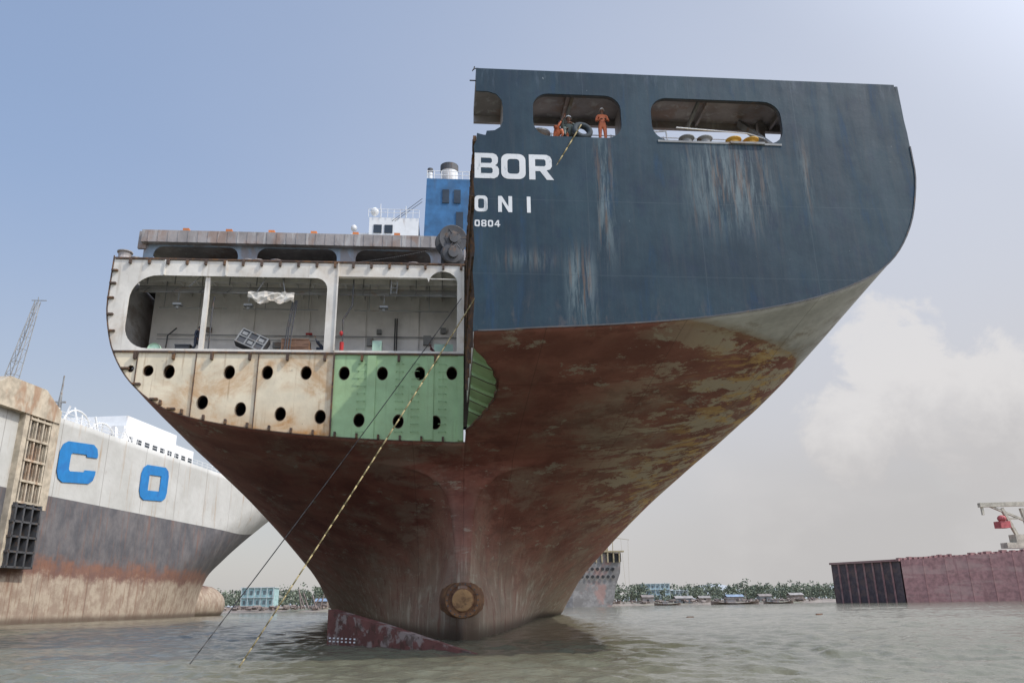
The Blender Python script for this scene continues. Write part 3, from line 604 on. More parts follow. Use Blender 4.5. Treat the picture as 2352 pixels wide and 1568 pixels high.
# ---------------------------------------------------------------- ropes
def rope(name,a,b_,r,sag,mat,n=40):
    ROOT[0]=None; a=Vector(a);b_=Vector(b_); mb=MB(); pts=[]
    for i in range(n+1):
        t=i/n; p=a.lerp(b_,t); p.z-=sag*4*t*(1-t); pts.append(p)
    mb.tube(pts,r,6); return mb.done(name,mat,True)
rope('mooring_rope',(4.75,-.12,22.1),(-8.4,1.2,-.1),.028,.25,M_ROPEY,60)
rope('mooring_rope',(-.25,13.8,19.2),(-10.6,2.7,-.1),.022,.15,M_ROPED)
rope('mooring_rope',(-1.4,14,22.6),(-6.4,14.2,21.6),.02,.1,M_ROPED)
root('tyre',(4.85,.1,21.9))
mb=MB(); mb.lathe((4.85,.25,22.0),(0.15,-1,.2),[(.26,-.12),(.40,-.15),(.48,-.08),(.48,.08),(.40,.15),(.26,.12),(.24,0),(.26,-.12)],24); mb.done('tyre_ring',M_RUB,True)
# ---------------------------------------------------------------- people
M_SKIN=paint('brown_skin',(.22,.11,.07),var=.05); M_HAIR=paint('black_hair',(.01,.01,.01)); M_BOOT=paint('black_boots',(.02,.02,.02))
M_SUIT=paint('orange_coverall',(.60,.17,.07),[((.35,.09,.04),(4,4,4),.5,.6,.6)]); M_SUITG=paint('grey_green_shirt',(.10,.12,.10)); M_SUITD=paint('dark_navy_clothes',(.025,.03,.045)); M_SUITR=paint('maroon_clothes',(.09,.02,.03))
def skin_mesh(name,verts,edges,radii,mat,rt=0,lvl=2):
    me=bpy.data.meshes.new(name); me.from_pydata(verts,edges,[]); o=bpy.data.objects.new(name,me); COL.objects.link(o)
    o.modifiers.new('skin','SKIN'); 
    for i,sv in enumerate(me.skin_vertices[0].data): sv.radius=(radii[i],radii[i]); sv.use_root=(i==rt)
    s=o.modifiers.new('sub','SUBSURF'); s.levels=lvl; s.render_levels=lvl
    bpy.context.view_layer.update()
    m2=bpy.data.meshes.new_from_object(o.evaluated_get(bpy.context.evaluated_depsgraph_get())); bpy.data.objects.remove(o)
    m2.name=name; m2.polygons.foreach_set('use_smooth',[True]*len(m2.polygons)); m2.materials.clear()
    return addobj(bpy.data.objects.new(name,m2),mat)
POSE={
'stand':dict(pel=(0,0,.93),sp=(0,0,1.15),ch=(0,.01,1.33),nk=(0,.02,1.50),hd=(0,.05,1.63),sL=(-.19,0,1.42),sR=(.19,0,1.42),eL=(-.27,.03,1.14),eR=(.27,.03,1.14),wL=(-.12,.24,1.12),wR=(.12,.25,1.10),kL=(-.11,.03,.50),kR=(.12,.03,.50),aL=(-.12,0,.09),aR=(.14,0,.09)),
'walk':dict(pel=(0,0,.92),sp=(0,.02,1.15),ch=(0,.06,1.33),nk=(0,.1,1.49),hd=(0,.15,1.62),sL=(-.19,.05,1.41),sR=(.19,.05,1.41),eL=(-.26,.12,1.14),eR=(.25,.0,1.14),wL=(-.24,.32,1.04),wR=(.24,.16,.93),kL=(-.1,.2,.52),kR=(.1,.02,.50),aL=(-.1,.2,.09),aR=(.1,-.24,.13)),
'sit':dict(pel=(0,0,.30),sp=(0,.02,.52),ch=(0,.07,.70),nk=(0,.12,.86),hd=(0,.18,.98),sL=(-.19,.08,.79),sR=(.19,.08,.79),eL=(-.27,.25,.62),eR=(.26,.24,.60),wL=(-.12,.45,.62),wR=(.16,.40,.92),kL=(-.16,.42,.52),kR=(.16,.42,.50),aL=(-.16,.46,.09),aR=(.16,.48,.09)),
'crouch':dict(pel=(0,0,.32),sp=(0,.10,.50),ch=(0,.22,.62),nk=(0,.32,.74),hd=(0,.40,.84),sL=(-.19,.24,.70),sR=(.19,.24,.70),eL=(-.34,.34,.80),eR=(.28,.45,.48),wL=(-.42,.40,1.05),wR=(.12,.62,.34),kL=(-.18,.40,.50),kR=(.18,.40,.48),aL=(-.18,.22,.09),aR=(.18,.24,.09))}
def worker(loc,ang,pose,suit,helmet=None,scale=1.0,legmat=None):
    e=root('worker',loc); P=POSE[pose]; Rm=Matrix.Translation(loc)@Matrix.Rotation(math.radians(ang),4,'Z')@Matrix.Scale(scale,4)
    T=lambda p: tuple(Rm@Vector(p))
    pel=Vector(P['pel'])
    V=[P['pel'],P['sp'],P['ch'],P['nk'],P['sL'],P['eL'],tuple(Vector(P['eL']).lerp(Vector(P['wL']),.93)),P['sR'],P['eR'],tuple(Vector(P['eR']).lerp(Vector(P['wR']),.93)),
       tuple(pel+Vector((-.10,0,-.05))),P['kL'],P['aL'],tuple(pel+Vector((.10,0,-.05))),P['kR'],P['aR']]
    E=[(0,1),(1,2),(2,3),(2,4),(4,5),(5,6),(2,7),(7,8),(8,9),(0,10),(10,11),(11,12),(0,13),(13,14),(14,15)]
    Rr=[.14,.125,.135,.06,.075,.055,.04,.075,.055,.04,.105,.075,.055,.105,.075,.055]
    skin_mesh('body',[T(v) for v in V],E,[q*scale for q in Rr],suit)
    for s,sg in (('L',-1),('R',1)):
        w=Vector(P['w'+s]); d=(w-Vector(P['e'+s])).normalized(); sidev=d.cross(Vector((0,0,1))); sidev=(sidev.normalized() if sidev.length>.1 else Vector((1,0,0))); dn=sidev.cross(d).normalized()
        V=[w-d*.02,w+d*.05]; E=[(0,1)]; Rr=[.028,.036]
        for i,(o_,L) in enumerate(((-.03,.07),(-.01,.085),(.012,.08),(.032,.062))):
            a=w+d*.085+sidev*o_; b1=a+d*L*.5-dn*.008; c=b1+d*L*.35-dn*.03; k=len(V); V+=[a,b1,c]; E+=[(1,k),(k,k+1),(k+1,k+2)]; Rr+=[.012,.010,.008]
        k=len(V); V+=[w+d*.03-sidev*sg*.04,w+d*.065-sidev*sg*.065-dn*.02]; E+=[(0,k),(k,k+1)]; Rr+=[.012,.009]
        skin_mesh('hand_'+s,[T(v) for v in V],E,[q*scale for q in Rr],M_SKIN,0,1)
        a=Vector(P['a'+s]); 
        mb=MB(); mb.ell((0,.07,-.03),.05,.14,.05,10,6); mb.cyl((0,0,-.02),(0,0,.1),.06,.05,n=10); mb.v=[T(Vector(q)+a) for q in mb.v]; mb.done('boot_'+s,M_BOOT,True)
    hd=Vector(P['hd']); mb=MB(); mb.ell((0,0,0),.075,.092,.115,14,10); mb.ell((0,.092,-.012),.013,.018,.022,8,6)
    for q in (-.076,.076): mb.ell((q,0,-.01),.012,.02,.03,8,6)
    mb.v=[T(Vector(q)+hd) for q in mb.v]; nk=Vector(P['nk']); mb.cyl(T(nk-Vector((0,.01,.05))),T(hd-Vector((0,0,.06))),.055*scale,.05*scale); mb.done('head',M_SKIN,True)
    mb=MB()
    for q in (-.028,.028): mb.ell((q,.082,.012),.011,.009,.007,8,6); mb.box(q-.018,q+.018,.082,.092,.03,.036)
    mb.box(-.024,.024,.082,.090,-.052,-.045); mb.v=[T(Vector(q)+hd) for q in mb.v]; mb.done('face_features',M_HAIR)
    mb=MB()
    if helmet:
        mb.lathe((0,-.005,.03),(0,0,1),[(.125,0),(.105,.01),(.10,.05),(.075,.10),(.03,.12),(0,.122)],16); mb.ell((0,.11,.035),.07,.05,.008,10,4); nm='helmet'
    else:
        mb.lathe((0,-.012,.02),(0,0,1),[(.088,-.04),(.092,.0),(.088,.05),(.06,.09),(0,.108)],14); nm='hair'
    mb.v=[T(Vector(q)+hd) for q in mb.v]; mb.done(nm,helmet or M_HAIR,True)
worker((5.85,.55,21.53),180,'stand',M_SUIT,M_HWHITE,1.06)
worker((3.75,.75,21.53),225,'sit',M_SUIT,None,1.12)
worker((4.35,.8,21.6),170,'sit',M_SUITG,M_HWHITE,1.25)
worker((-15.5,14.6,15.8),-100,'walk',M_SUITD,None,.97)
worker((-8.2,14.45,15.75),75,'crouch',M_SUITD,None,.95)
worker((-1.7,14.45,15.62),80,'crouch',M_SUITR,None,.75)
# ---------------------------------------------------------------- water
ROOT[0]=None
def m_water():
    m,nb,b,P,X,Y,Z=newmat('muddy_water',.08,spec=.5)
    n=nb.noise(P,(.02,.02,.02),4,.5); nb.put(b.inputs['Base Color'],nb.mix(nb.ss(n,.35,.65),(.118,.118,.080),(.165,.16,.115)))
    b.inputs['IOR'].default_value=1.33
    w2=nb.noise(P,(5.0,7.0,1),4,.6,off=(3,1,0),dist=.4); w1=nb.noise(P,(1.4,2.2,1),4,.6,dist=.3)
    hgt=nb.m('ADD',nb.m('MULTIPLY',w2,.34),nb.m('MULTIPLY',w1,.6))
    nb.l.new(nb.bump(hgt,.7,.13),b.inputs['Normal']); return m
nr=640; nc=600
dd_=np.concatenate([[1.0],np.geomspace(12,420,nr-6),[700,1200,2500,5000,12000]])
tx=np.linspace(-1.0,1.0,nc)
DD,TX=np.meshgrid(dd_,tx,indexing='ij')
XX=-1+DD*TX*1.05; YY=-30+DD
ZZ=np.zeros_like(XX); r2=np.random.default_rng(3)
for i in range(80):
    L=float(np.exp(r2.uniform(math.log(.45),math.log(3.6)))); a=r2.normal(math.radians(75),.65); kx=math.cos(a)*2*math.pi/L; ky=math.sin(a)*2*math.pi/L
    amp=.0044*L**.8
    cell=DD*max(math.log(35)/nr,2.1/nc)
    fade=np.clip(1.6-3.2*cell/L,0,1)
    ph=r2.uniform(0,6.28); wx=.35*np.sin(XX*.31+i)+.3*np.sin(YY*.23+2*i)
    ZZ+=fade*amp*np.sin(kx*XX+ky*YY+ph+wx)
gust=.5+.5*np.sin(XX*.11+1.3*np.sin(YY*.08))*np.sin(YY*.15+1.1*np.sin(XX*.09+1)); ZZ*= (.6+.8*gust)
v=np.stack([XX.ravel(),YY.ravel(),ZZ.ravel()],1)
me=bpy.data.meshes.new('water'); nrr=DD.shape[0]
idx=np.arange(nrr*nc).reshape(nrr,nc)
q=np.stack([idx[:-1,:-1],idx[:-1,1:],idx[1:,1:],idx[1:,:-1]],-1).reshape(-1,4)
me.vertices.add(len(v)); me.vertices.foreach_set('co',v.ravel())
me.loops.add(q.size); me.loops.foreach_set('vertex_index',q.ravel())
me.polygons.add(len(q)); me.polygons.foreach_set('loop_start',np.arange(len(q))*4); me.polygons.foreach_set('loop_total',np.full(len(q),4))
me.polygons.foreach_set('use_smooth',np.ones(len(q),bool)); me.update(calc_edges=True); me.validate()
wo=bpy.data.objects.new('water',me); COL.objects.link(wo); me.materials.append(m_water())
bm=bmesh.new(); bm.from_mesh(me)
def wq(pts): bm.faces.new([bm.verts.new(p) for p in pts])
wq([(-9000,-300,0),(9000,-300,0),(9000,-29,0),(-9000,-29,0)])
wq([(-9000,-29,0),(-2.05,-29,0),(-12601,11970,0),(-14000,11970,0)]); wq([(.05,-29,0),(9000,-29,0),(14000,11970,0),(12599,11970,0)])
bm.to_mesh(me); bm.free()
# ---------------------------------------------------------------- car carrier
cc=root('car_carrier_ship',(-66,103,0))
O=Vector((-65.5,103.5,0)); uu=Vector((.17,.985,0)).normalized(); vv_=Vector((uu.y,-uu.x,0))
CP=lambda u,v_,z_: tuple(O+uu*u+vv_*v_+Vector((0,0,z_)))
zl_=[-1,2,5,9,14,19.6,24,28,32.5]
ue=[85,85,85.5,87.5,96,108,118,127,134]; us_=[24,28,32,40,52,64,76,86,94]
zf=np.linspace(-1,32.5,34); UE=pchip(zl_,ue,zf); US=pchip(zl_,us_,zf); nz=len(zf)
tq=np.concatenate([[-2,-1.0,-.5],np.linspace(0,1,34)]); v=[];f=[]
for sd_ in (0,1):
    for t in tq:
        for z0,a0,b0_ in zip(zf,US,UE):
            if t<=0: u0=a0+(a0+110)*t/2; i0=0.0
            else: u0=a0+(b0_-a0)*t; i0=14*(t**1.9*.75+.25*(1-math.sqrt(max(0,1-t*t))))
            v.append(CP(u0,-i0 if sd_==0 else -28+i0,z0))
    base=sd_*len(tq)*nz
    for a in range(len(tq)-1):
        for b_ in range(nz-1):
            q=(base+a*nz+b_,base+(a+1)*nz+b_,base+(a+1)*nz+b_+1,base+a*nz+b_+1); f.append(q if sd_==0 else q[::-1])
nh=len(tq)*nz
for a in range(len(tq)-1): f.append((a*nz+nz-1,(a+1)*nz+nz-1,nh+(a+1)*nz+nz-1,nh+a*nz+nz-1))
def m_carrier():
    m,nb,b,P,X,Y,Z=newmat('car_carrier_paint',.6)
    n=nb.noise(P,(.12,.12,.12),6,.6); c=nb.mix(nb.ss(n,.3,.7),(.45,.44,.40),(.55,.54,.50))
    n=nb.noise(P,(.9,.9,.06),8,.7,off=(2,2,2)); c=nb.mix(nb.ss(n,.56,.70,0,.75),c,(.36,.24,.14))
    n=nb.noise(P,(.6,.6,.5),8,.7,off=(12,2,2)); c=nb.mix(nb.ss(n,.60,.68,0,.5),c,(.36,.33,.29))
    n=nb.noise(P,(.3,.3,.2),8,.7,off=(5,2,2)); d=nb.mix(nb.ss(n,.35,.7),(.095,.093,.098),(.18,.165,.16))
    n=nb.noise(P,(1.2,1.2,.08),8,.7,off=(7,2,2)); d=nb.mix(nb.ss(n,.53,.66,0,.75),d,(.20,.11,.08))
    zb=nb.m('SUBTRACT',Z,nb.ss(Y,175,225,0,3.0))
    c=nb.mix(nb.ss(zb,19.55,19.65,1,0),c,d)
    e=nb.noise(P,(.25,.25,.35),9,.75,off=(1,2,9)); zz_=nb.m('ADD',Z,nb.m('MULTIPLY',nb.m('SUBTRACT',e,.5),7.0))
    c=nb.mix(nb.ss(zz_,8.6,10.6,.85,0),c,nb.mix(nb.ss(e,.4,.6),(.25,.12,.075),(.19,.10,.075)))
    n=nb.noise(P,(.4,.4,.4),8,.7,off=(11,2,2)); c=nb.mix(nb.ss(zz_,6.2,8.0,1,0),c,nb.mix(nb.ss(n,.4,.6),(.32,.24,.18),(.45,.37,.28)))
    n=nb.noise(P,(1.5,1.5,.1),8,.7,off=(7,9,2)); c=nb.mix(nb.m('MULTIPLY',nb.ss(n,.53,.63,0,.6),nb.ss(Z,9,13,1,0)),c,(.20,.09,.05))
    c=nb.mix(nb.ss(Z,.3,1.4,.8,0),c,(.10,.07,.05))
    uco=nb.m('ADD',nb.m('MULTIPLY',X,.17),nb.m('MULTIPLY',Y,.985)); s1=nb.m('LESS_THAN',nb.m('FRACT',nb.m('MULTIPLY',uco,.075)),.012)
    c=nb.mix(nb.m('MULTIPLY',s1,.5),c,(.12,.09,.07))
    nb.put(b.inputs['Base Color'],c); nb.l.new(nb.bump(nb.noise(P,(.25,.25,.25),4,.5),.5,.4),b.inputs['Normal']); return m
M_CC=m_carrier()
meshobj('carrier_hull',v,f,M_CC,True)
mb=MB()
prof=[(0,8.5),(2.4,8),(3.9,6.5),(4.8,3),(5,-1),(5,-25)]
mb.lathe(CP(88,-14,2.6),tuple(uu),prof,20); mb.done('bulbous_bow',M_CC,True)
M_CB=paint('blue_lettering_paint',(.015,.18,.44),[((.02,.12,.35),(.3,.3,.3),.5,.65,.5)],var=.1)
def cplate(name,outs,u0,z0,sheer,mat):
    for k,(ol_,hl_) in enumerate(outs):
        o=plate(name,ol_,hl_,-.03,.03,mat)
        for vtx in o.data.vertices:
            q=vtx.co.copy(); p=CP(u0+q.x,.14-q.y,z0+q.z+sheer*q.x); vtx.co=Vector(p)
Cs=[(10.5,4.6),(10.5,5.2),(10.1,6.2),(8.9,6.9),(1.8,6.9),(.6,6.3),(0,5.1),(0,1.8),(.6,.6),(1.8,0),(8.9,0),(10.1,.6),(10.5,1.7),(10.5,2.3),(7.4,2.3),(7.2,1.95),(3.4,1.9),(3.0,2.2),(3.0,4.7),(3.4,5.0),(7.2,5.0),(7.4,4.6)]
cplate('hull_letter_C',[(Cs,[])],2.6,22.0,.10,M_CB)
Os=[(1.8,0),(8.9,0),(10.1,.6),(10.5,1.7),(10.5,5.2),(10.1,6.2),(8.9,6.9),(1.8,6.9),(.6,6.3),(0,5.1),(0,1.8),(.6,.6)]
Oi=[(3.0,1.9),(7.5,1.9),(7.5,5.0),(3.0,5.0)]
cplate('hull_letter_O',[(Os,[Oi])],28,22.2,.08,M_CB)
mb=MB()
def cbox(u0,u1,v0,v1,z0,z1): 
    k=len(mb.v)
    for u_ in (u0,u1):
        for v_ in (v0,v1):
            for z_ in (z0,z1): mb.v.append(CP(u_,v_,z_))
    for q in ((0,1,3,2),(4,6,7,5),(0,4,5,1),(2,3,7,6),(0,2,6,4),(1,5,7,3)): mb.f.append(tuple(k+i for i in q))
M_TAN=paint('rusty_cream_paint',(.46,.39,.29),[((.32,.17,.09),(.4,.4,.15),.50,.64,.7)])
k=len(mb.v)
for u_,zt in ((-16,33.5),(-13,35.6),(-4.5,35.6),(0,33.0)):
    mb.v+=[CP(u_,1.2,31),CP(u_,1.2,zt),CP(u_,-9,zt),CP(u_,-9,31)]
for i in range(3):
    for j in range(4): mb.f.append((k+i*4+j,k+i*4+(j+1)%4,k+(i+1)*4+(j+1)%4,k+(i+1)*4+j))
mb.f+= [(k,k+1,k+2,k+3),(k+12,k+13,k+14,k+15)]
cbox(-1.6,0.3,.0,1.0,17,31.5); cbox(-8,-7,.0,1.0,8,31); cbox(-60,-16,-9,.4,31,33.5); mb.done('ramp_housing',M_TAN)
mb=MB(); cbox(-7,-1.6,.05,.5,8,31); mb.done('ramp_panel_back',M_DGREY)
mb=MB()
for z_ in np.arange(17.5,31,3.2): cbox(-6.8,-1.8,.5,1.1,z_,z_+.35)
for u_ in (-6.7,-5.2,-3.6,-2.1): cbox(u_,u_+.3,.5,1.0,17.5,31)
for u_ in np.arange(-6.3,-2,.75): cbox(u_,u_+.1,.5,.8,17.5,31)
mb.done('ramp_lattice',M_TAN)
mb=MB()
for z_ in np.arange(8,17,2.2): cbox(-7.6,-1.4,.5,1.6,z_,z_+.3)
for u_ in (-7.4,-5.6,-3.7,-1.8): cbox(u_,u_+.35,.5,1.6,8,17.5)
mb.done('ramp_lattice_lower',M_DGREY)
mb=MB()
cbox(30,60,-26,-6,32.5,37.5); cbox(34,55,-22,-8,37.5,40.5); mb.done('carrier_deckhouse',M_HWHITE)
mb=MB()
for u_ in np.arange(32,59,3.2): cbox(u_,u_+1.8,-6,-5.93,34.2,35.6)
for v_ in np.arange(-25,-7,3): cbox(29.93,30,v_,v_+1.6,34.2,35.6)
mb.done('carrier_windows',M_GLASS)
mb=MB()
for u_ in np.arange(1,90,2.5): mb.beam(CP(u_,-.3,32.5),CP(u_,-.3,33.7),.08)
for z_ in (33.1,33.7): mb.beam(CP(0,-.3,z_),CP(88,-.3,z_),.07)
for k_ in range(14): 
    u_=5+k_*2.0; mb.beam(CP(u_,-3-k_%3,32.5),CP(u_+random.uniform(-2,2),-4,34.5+random.uniform(0,2.2)),.25)
pts=[CP(12+4*math.cos(a),-4,33+3.2*math.sin(a)) for a in np.linspace(0,math.pi,10)]; mb.tube(pts,.15,6)
pts=[CP(20+4*math.cos(a),-4,33+2.6*math.sin(a)) for a in np.linspace(0,math.pi,10)]; mb.tube(pts,.15,6)
mb.done('carrier_railings_and_davits',M_HWHITE)
mb=MB()
b0=Vector(CP(-6.5,-4,35.6)); t0=Vector(CP(-3.5,-4,51.5))
for a,c_ in ((-1,-1),(1,-1),(1,1),(-1,1)):
    mb.cyl(b0+Vector((a*.8,c_*.8,0)),t0+Vector((a*.3,c_*.3,0)),.08,n=6)
for i in range(7):
    for (a,c_),(a2,c2) in (((-1,-1),(1,-1)),((1,-1),(1,1)),((-1,1),(-1,-1))):
        s1=.8-.5*i/7; s2=.8-.5*(i+1)/7
        mb.cyl(b0.lerp(t0,i/7)+Vector((a*s1,c_*s1,0)),b0.lerp(t0,(i+1)/7)+Vector((a2*s2,c2*s2,0)),.04,n=5)
        mb.cyl(b0.lerp(t0,i/7)+Vector((a*s1,c_*s1,0)),b0.lerp(t0,i/7)+Vector((a2*s1,c2*s1,0)),.04,n=5)
mb.beam(t0+Vector((-1.0,0,.2)),t0+Vector((1.4,0,.2)),.12); mb.cyl(t0,t0+Vector((0,0,.8)),.06)
m1=CP(12,-8,32.5); mb.cyl(m1,(m1[0],m1[1],43),.28,.12); mb.beam((m1[0]-1,m1[1],38),(m1[0]+1,m1[1],38),.3); mb.beam((m1[0]-.6,m1[1],33),(m1[0],m1[1],41),.2); mb.beam((m1[0]+.7,m1[1],33),(m1[0],m1[1],40),.2)
mb.done('lattice_mast',M_GREY)
# ---------------------------------------------------------------- background ship right of the hull
root('dismantled_ship',(55,300,0))
m_bg=paint('hazed_grey_hull',(.20,.19,.18),[((.14,.13,.12),(.12,.12,.2),.5,.6,.8),((.30,.17,.14),(.08,.08,.1),.52,.6,.7)])  # air haze of the distance is mixed into the hull colour
v=[];f=[]
pr=[(66,-1),(67.5,3),(68.5,8),(70.5,13),(71,18),(71.3,21)]
for Y0 in (300,330,400):
    for a,b_ in pr: v.append((a-(0 if Y0==300 else -2),Y0,b_))
for j in range(2):
    for i in range(5): f.append((j*6+i,j*6+i+1,(j+1)*6+i+1,(j+1)*6+i))
k=len(v); v+=[(30,298,-1),(30,298,21),(50,296,-1),(50,296,21)]
f+=[(k,k+2,k+3,k+1)]; f.append((k+2,0,1,2,3,4,5,k+3))
k=len(v); v+=[(30,400,21)]; f.append((k,17,11,5,k-1,k-3))
meshobj('stern_hull',v,f,m_bg)
mb=MB()
for a in np.arange(52,69,2.2):
    for z_ in (11.5,14.5): mb.cyl((a,295.6+(a-50)*.2,z_),(a,295.3+(a-50)*.2,z_),.65,n=10)
mb.box(52,71,299,299.5,17.3,20.5); mb.done('dark_openings',M_DARK)
mb=MB()
for a in np.arange(53,72,2.4): mb.box(a,a+.5,297.5,298.5,17,21.5)
mb.box(50,72,297.3,299,21,21.6); mb.box(62,66,300,306,21.5,25)
mb.cyl((68,300,21),(68,300,27.5),.15); mb.beam((68,300,27),(75,300,26),.15);mb.beam((71.5,300,26.5),(72.5,300,8),.06);mb.beam((74.5,300,26),(74,300,8),.06)
mb.done('upper_posts',paint('hazed_ochre',(.33,.27,.16)))  # post colour desaturated to stand in for distance haze
# ---------------------------------------------------------------- far right cut hull with crane
root('scrapped_barge',(200,280,0))
M_BR=paint('hazed_red_hull',(.29,.155,.145),[((.37,.25,.22),(.05,.05,.3),.5,.62,.6),((.20,.10,.095),(.3,.3,.05),.55,.65,.6)])  # barge red lightened, with distance haze put into the colour
A=Vector((172,268,0)); B=Vector((275,235,0)); E0=Vector((160,300,0)); G=Vector((268,330,0))
v=[A+Vector((0,0,-1)),B+Vector((0,0,-1)),B+Vector((0,0,20.5)),A+Vector((0,0,15.3)),G+Vector((0,0,-1)),G+Vector((0,0,20.5)),E0+Vector((0,0,15.6)),E0+Vector((0,0,-1))]
meshobj('barge_hull',v,[(0,1,2,3),(1,4,5,2),(3,2,5,6),(4,7,6,5)],M_BR)
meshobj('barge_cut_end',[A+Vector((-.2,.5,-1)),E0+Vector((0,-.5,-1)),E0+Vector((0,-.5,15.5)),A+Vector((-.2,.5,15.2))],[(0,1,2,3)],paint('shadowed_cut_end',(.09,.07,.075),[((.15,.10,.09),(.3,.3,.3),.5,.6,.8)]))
mb=MB()
for i in range(1,8): 
    p=A.lerp(E0,i/8); mb.beam(p+Vector((-.4,0,0)),p+Vector((-.4,0,15.2)),.5)
mb.beam(A+Vector((-.4,0,15.3)),E0+Vector((-.4,0,15.5)),1.0,.8)
for i in range(60):
    t=i/60; p=A.lerp(B,t); z_=15.3+5.2*t; w_=random.uniform(.3,1.1); mb.box(p.x,p.x+random.uniform(.6,2.2),p.y+1,p.y+3,z_,z_+w_)
for i in range(1,14):
    p=A.lerp(B,i/14); mb.beam(p+Vector((0,-.05,0)),p+Vector((0,-.05,15.2+5.2*i/14)),.15)
mb.done('barge_frames',M_BR)
mb=MB()
def bb(x0,x1,z0,z1,y0=262,y1=266): mb.box(x0,x1,y0,y1,z0,z1)
bb(212,228,19,21);bb(216,221,21,24); mb.beam((218,264,24),(214,264,34),1.1); mb.beam((224,264,21),(222,264,34),1.2); mb.beam((205,264,35.2),(240,264,36.0),1.6); mb.beam((206,264,35),(206,264,31.5),.8); mb.beam((209,264,35),(228,264,27),.8); mb.beam((212,264,30),(230,264,30.3),.7)
mb.done('barge_crane',paint('cream_crane_paint',(.42,.38,.30)))
mb=MB(); bb(211,215,26.5,29); mb.ell((212.5,263,30),1.6,1.6,1.3); mb.done('crane_cabin',paint('hazed_red',(.40,.09,.09)))  # cabin red muted in its colour to imitate air haze
# ---------------------------------------------------------------- shore, far colours softened to carry the air haze
ROOT[0]=None
def ys(x): return 285+ (x+60)*.35 + 12*math.sin(x*.03)+6*math.sin(x*.11) if x>-60 else 285+(-60-x)*.1+8*math.sin(x*.05)
v=[];f=[]; xs_=np.linspace(-1500,2600,165); offs=[-6,0,6,14,30,80,300,1200,6000]; zs_=[-.6,.05,.5,1.0,1.4,1.8,2.0,2.2,2.5]
for x_ in xs_:
    for o_,z_ in zip(offs,zs_): v.append((x_,ys(x_)+o_,z_+random.uniform(-.15,.15)*(o_>0)))
n_=len(offs)
for i in range(len(xs_)-1):
    for j in range(n_-1): f.append((i*n_+j,(i+1)*n_+j,(i+1)*n_+j+1,i*n_+j+1))
meshobj('shore_ground',v,f,paint('mud_bank',(.26,.22,.18),[((.16,.13,.11),(.1,.1,.1),.5,.6,.7),((.13,.15,.09),(.03,.03,.03),.5,.6,.6)]),True)
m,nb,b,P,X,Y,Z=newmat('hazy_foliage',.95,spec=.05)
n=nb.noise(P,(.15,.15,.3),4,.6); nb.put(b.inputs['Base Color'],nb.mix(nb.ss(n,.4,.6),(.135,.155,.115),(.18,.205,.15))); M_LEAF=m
v=[];f=[];tv=MB()
def clump(cx,cy,cz,rr,nq,s0,s1):
    for q in range(nq):
        d=Vector((random.gauss(0,1),random.gauss(0,1),random.gauss(0,.8))).normalized()*rr*random.uniform(.4,1.15); c=Vector((cx,cy,cz))+d
        a=Vector((random.gauss(0,1),random.gauss(0,1),random.gauss(0,1))).normalized(); b2=a.cross(d).normalized() if a.cross(d).length>1e-4 else Vector((1,0,0)); s_=random.uniform(s0,s1)
        k=len(v); v.extend([c+a*s_,c+b2*s_,c-a*s_,c-b2*s_]); f.append((k,k+1,k+2,k+3))
for _ in range(760):
    x_=random.uniform(-140,420); yy=ys(x_)+random.uniform(45,170); H=random.choice([random.uniform(6,8.5),random.uniform(7,10.5)]); g=1.8
    tv.cyl((x_,yy,g),(x_+random.uniform(-.5,.5),yy,g+H*.55),.2,.1,n=5,cap=False)
    for c_ in range(8): clump(x_+random.gauss(0,H*.26),yy+random.gauss(0,H*.15),g+H*random.uniform(.2,.9),H*random.uniform(.10,.20),12,.3,.6)
for _ in range(1100):
    x_=random.uniform(-140,420); yy=ys(x_)+random.uniform(42,60); clump(x_,yy,random.uniform(2.0,5.0),random.uniform(.8,1.6),9,.3,.6)
tl=root('tree_line',(0,400,0)); meshobj('foliage',v,f,M_LEAF); tv.done('trunks',paint('bark',(.14,.125,.10)))
ROOT[0]=None
v=[];f=[]
for i in range(200):
    x_=-600+i*20; hh=8+22*max(0,math.sin(i*.045-2.2))+9*math.sin(i*.21)+5*math.sin(i*.63+1); hh=max(3,hh)*1.25
    v+=[(x_,2300,0),(x_,2400,hh),(x_,2700,0)]
for i in range(199):
    k=i*3; f+=[(k,k+3,k+4,k+1),(k+1,k+4,k+5,k+2)]
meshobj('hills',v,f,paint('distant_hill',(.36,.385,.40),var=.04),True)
def building(name,x_,yy,w,h_,d,col,floors,nw):
    root(name,(x_,yy,0)); mt=paint('wall_'+name+str(int(x_)),col); mb=MB(); mb.box(x_,x_+w,yy,yy+d,1.2,1.8+h_); mb.done('walls',mt)
    mb=MB(); mb.box(x_-.4,x_+w+.4,yy-.6,yy+d,1.8+h_,2.1+h_)
    for q in range(1,floors): mb.box(x_-.2,x_+w+.2,yy-.8,yy,1.7+h_*q/floors,1.9+h_*q/floors)
    for q in np.linspace(x_,x_+w-.3,nw+1): mb.box(q,q+.3,yy-.7,yy-.4,1.2,1.8+h_)
    mb.done('roof_and_balconies',paint('pale_trim',(.42,.47,.46)))
    mb=MB()
    for fl in range(floors):
        for q in range(nw):
            a=x_+w*(q+.3)/nw; z_=1.8+h_*(fl+.3)/floors; mb.box(a,a+w*.4/nw,yy-.06,yy,z_,z_+h_*.42/floors)
    mb.done('windows',paint('shaded_window',(.14,.17,.17),rough=.3))
building('concrete_building',-83,315,13,7.5,10,(.32,.46,.45),2,5)
building('concrete_building',104,395,13,8.5,10,(.34,.45,.48),3,5)
building('concrete_building',121,400,7,5,8,(.42,.44,.43),2,3)
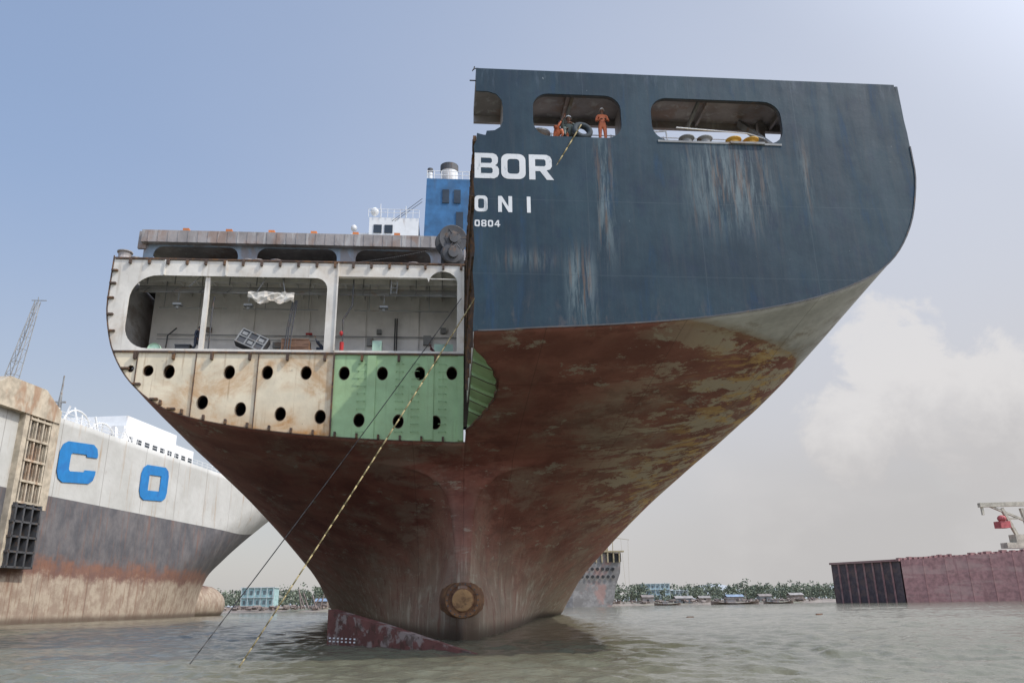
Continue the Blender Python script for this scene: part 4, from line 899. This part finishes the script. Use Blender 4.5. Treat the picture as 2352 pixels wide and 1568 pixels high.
for k_,x_ in enumerate([-50,92,108,122,136,150,170,-96]):
    root('hut',(x_,0,0)); yy=ys(x_)+14; w=random.uniform(4,8); hh=random.uniform(1.8,2.8)
    mb=MB(); mb.box(x_,x_+w,yy,yy+4,.6,1+hh); mb.done('walls',paint('hut_wall%d'%(k_%3),[(.26,.21,.17),(.30,.27,.24),(.24,.25,.24)][k_%3]))
    mb=MB(); mb.v=[(x_-.4,yy-.6,.9+hh),(x_+w+.4,yy-.6,.9+hh),(x_+w+.4,yy+2,2+hh),(x_-.4,yy+2,2+hh),(x_+w+.4,yy+4.6,.9+hh),(x_-.4,yy+4.6,.9+hh)]; mb.f=[(0,1,2,3),(3,2,4,5)]; mb.done('roof',paint('roof%d'%(k_%4),[(.20,.26,.34),(.22,.19,.17),(.28,.26,.24),(.24,.22,.20)][k_%4]))
    mb=MB(); mb.box(x_+w*.4,x_+w*.4+.9,yy-.05,yy,.8,2.7); mb.done('door',M_DARK)
def boat(x_,yy,L,col):
    root('wooden_boat',(x_,yy,0)); v=[];f=[]; n=13
    for i in range(n):
        t=i/(n-1)*2-1; w=(1-abs(t)**2.5)*L*.11+.02; sh=.5+L*.05*t*t
        v+=[(x_+t*L/2,yy,-.2),(x_+t*L/2,yy-w,sh),(x_+t*L/2,yy+w,sh),(x_+t*L/2,yy,sh*.55)]
    for i in range(n-1):
        k=i*4; f+=[(k,k+1,k+5,k+4),(k,k+4,k+6,k+2),(k+1,k+3,k+7,k+5),(k+3,k+2,k+6,k+7)]
    meshobj('boat_hull',v,f,col)
    mb=MB(); mb.box(x_-L*.2,x_,yy-L*.06,yy+L*.06,.5,L*.08+.6); mb.box(x_-L*.22,x_+.3,yy-L*.08,yy+L*.08,L*.08+.6,L*.08+.75); mb.done('cabin',M_BEAM)
M_BT=paint('weathered_boat_wood',(.20,.15,.12))
boat(128,330,22,M_BT); boat(150,335,14,M_BT); boat(98,332,12,M_BT); boat(-64,150,7,paint('red_white_boat',(.4,.12,.08)))
root('scrap_heap',(0,300,0)); mb=MB()
for _ in range(420):
    x_=random.choice([random.uniform(-90,-40),random.uniform(75,190)]); yy=ys(x_)+random.uniform(3,22); s_=random.uniform(.3,1.1)
    Mx=Matrix.Translation((x_,yy,1+random.uniform(0,1.0)))@Matrix.Rotation(random.uniform(0,6),4,'Z')@Matrix.Rotation(random.uniform(-.9,.9),4,'X')
    mb.box(-s_,s_,-.3,.3,-.3*s_,.6*s_,Mx)
for i in range(6):
    x_=-52+i*1.3; mb.beam((x_,275,1),(x_+random.uniform(-3,3),276,random.uniform(4,9)),.4)
mb.done('scrap_pieces',paint('scrap_steel',(.18,.14,.12),[((.26,.22,.19),(.3,.3,.3),.5,.6,.8)]))
for (x_,y_) in ((28.2,67.7),(46.2,72)):
    root('floating_debris',(x_,y_,0)); mb=MB(); mb.ell((x_,y_,.02),.45,.2,.14,10,6); mb.box(x_-.3,x_+.5,y_-.1,y_+.1,.05,.16); mb.done('driftwood',M_RUSTB)
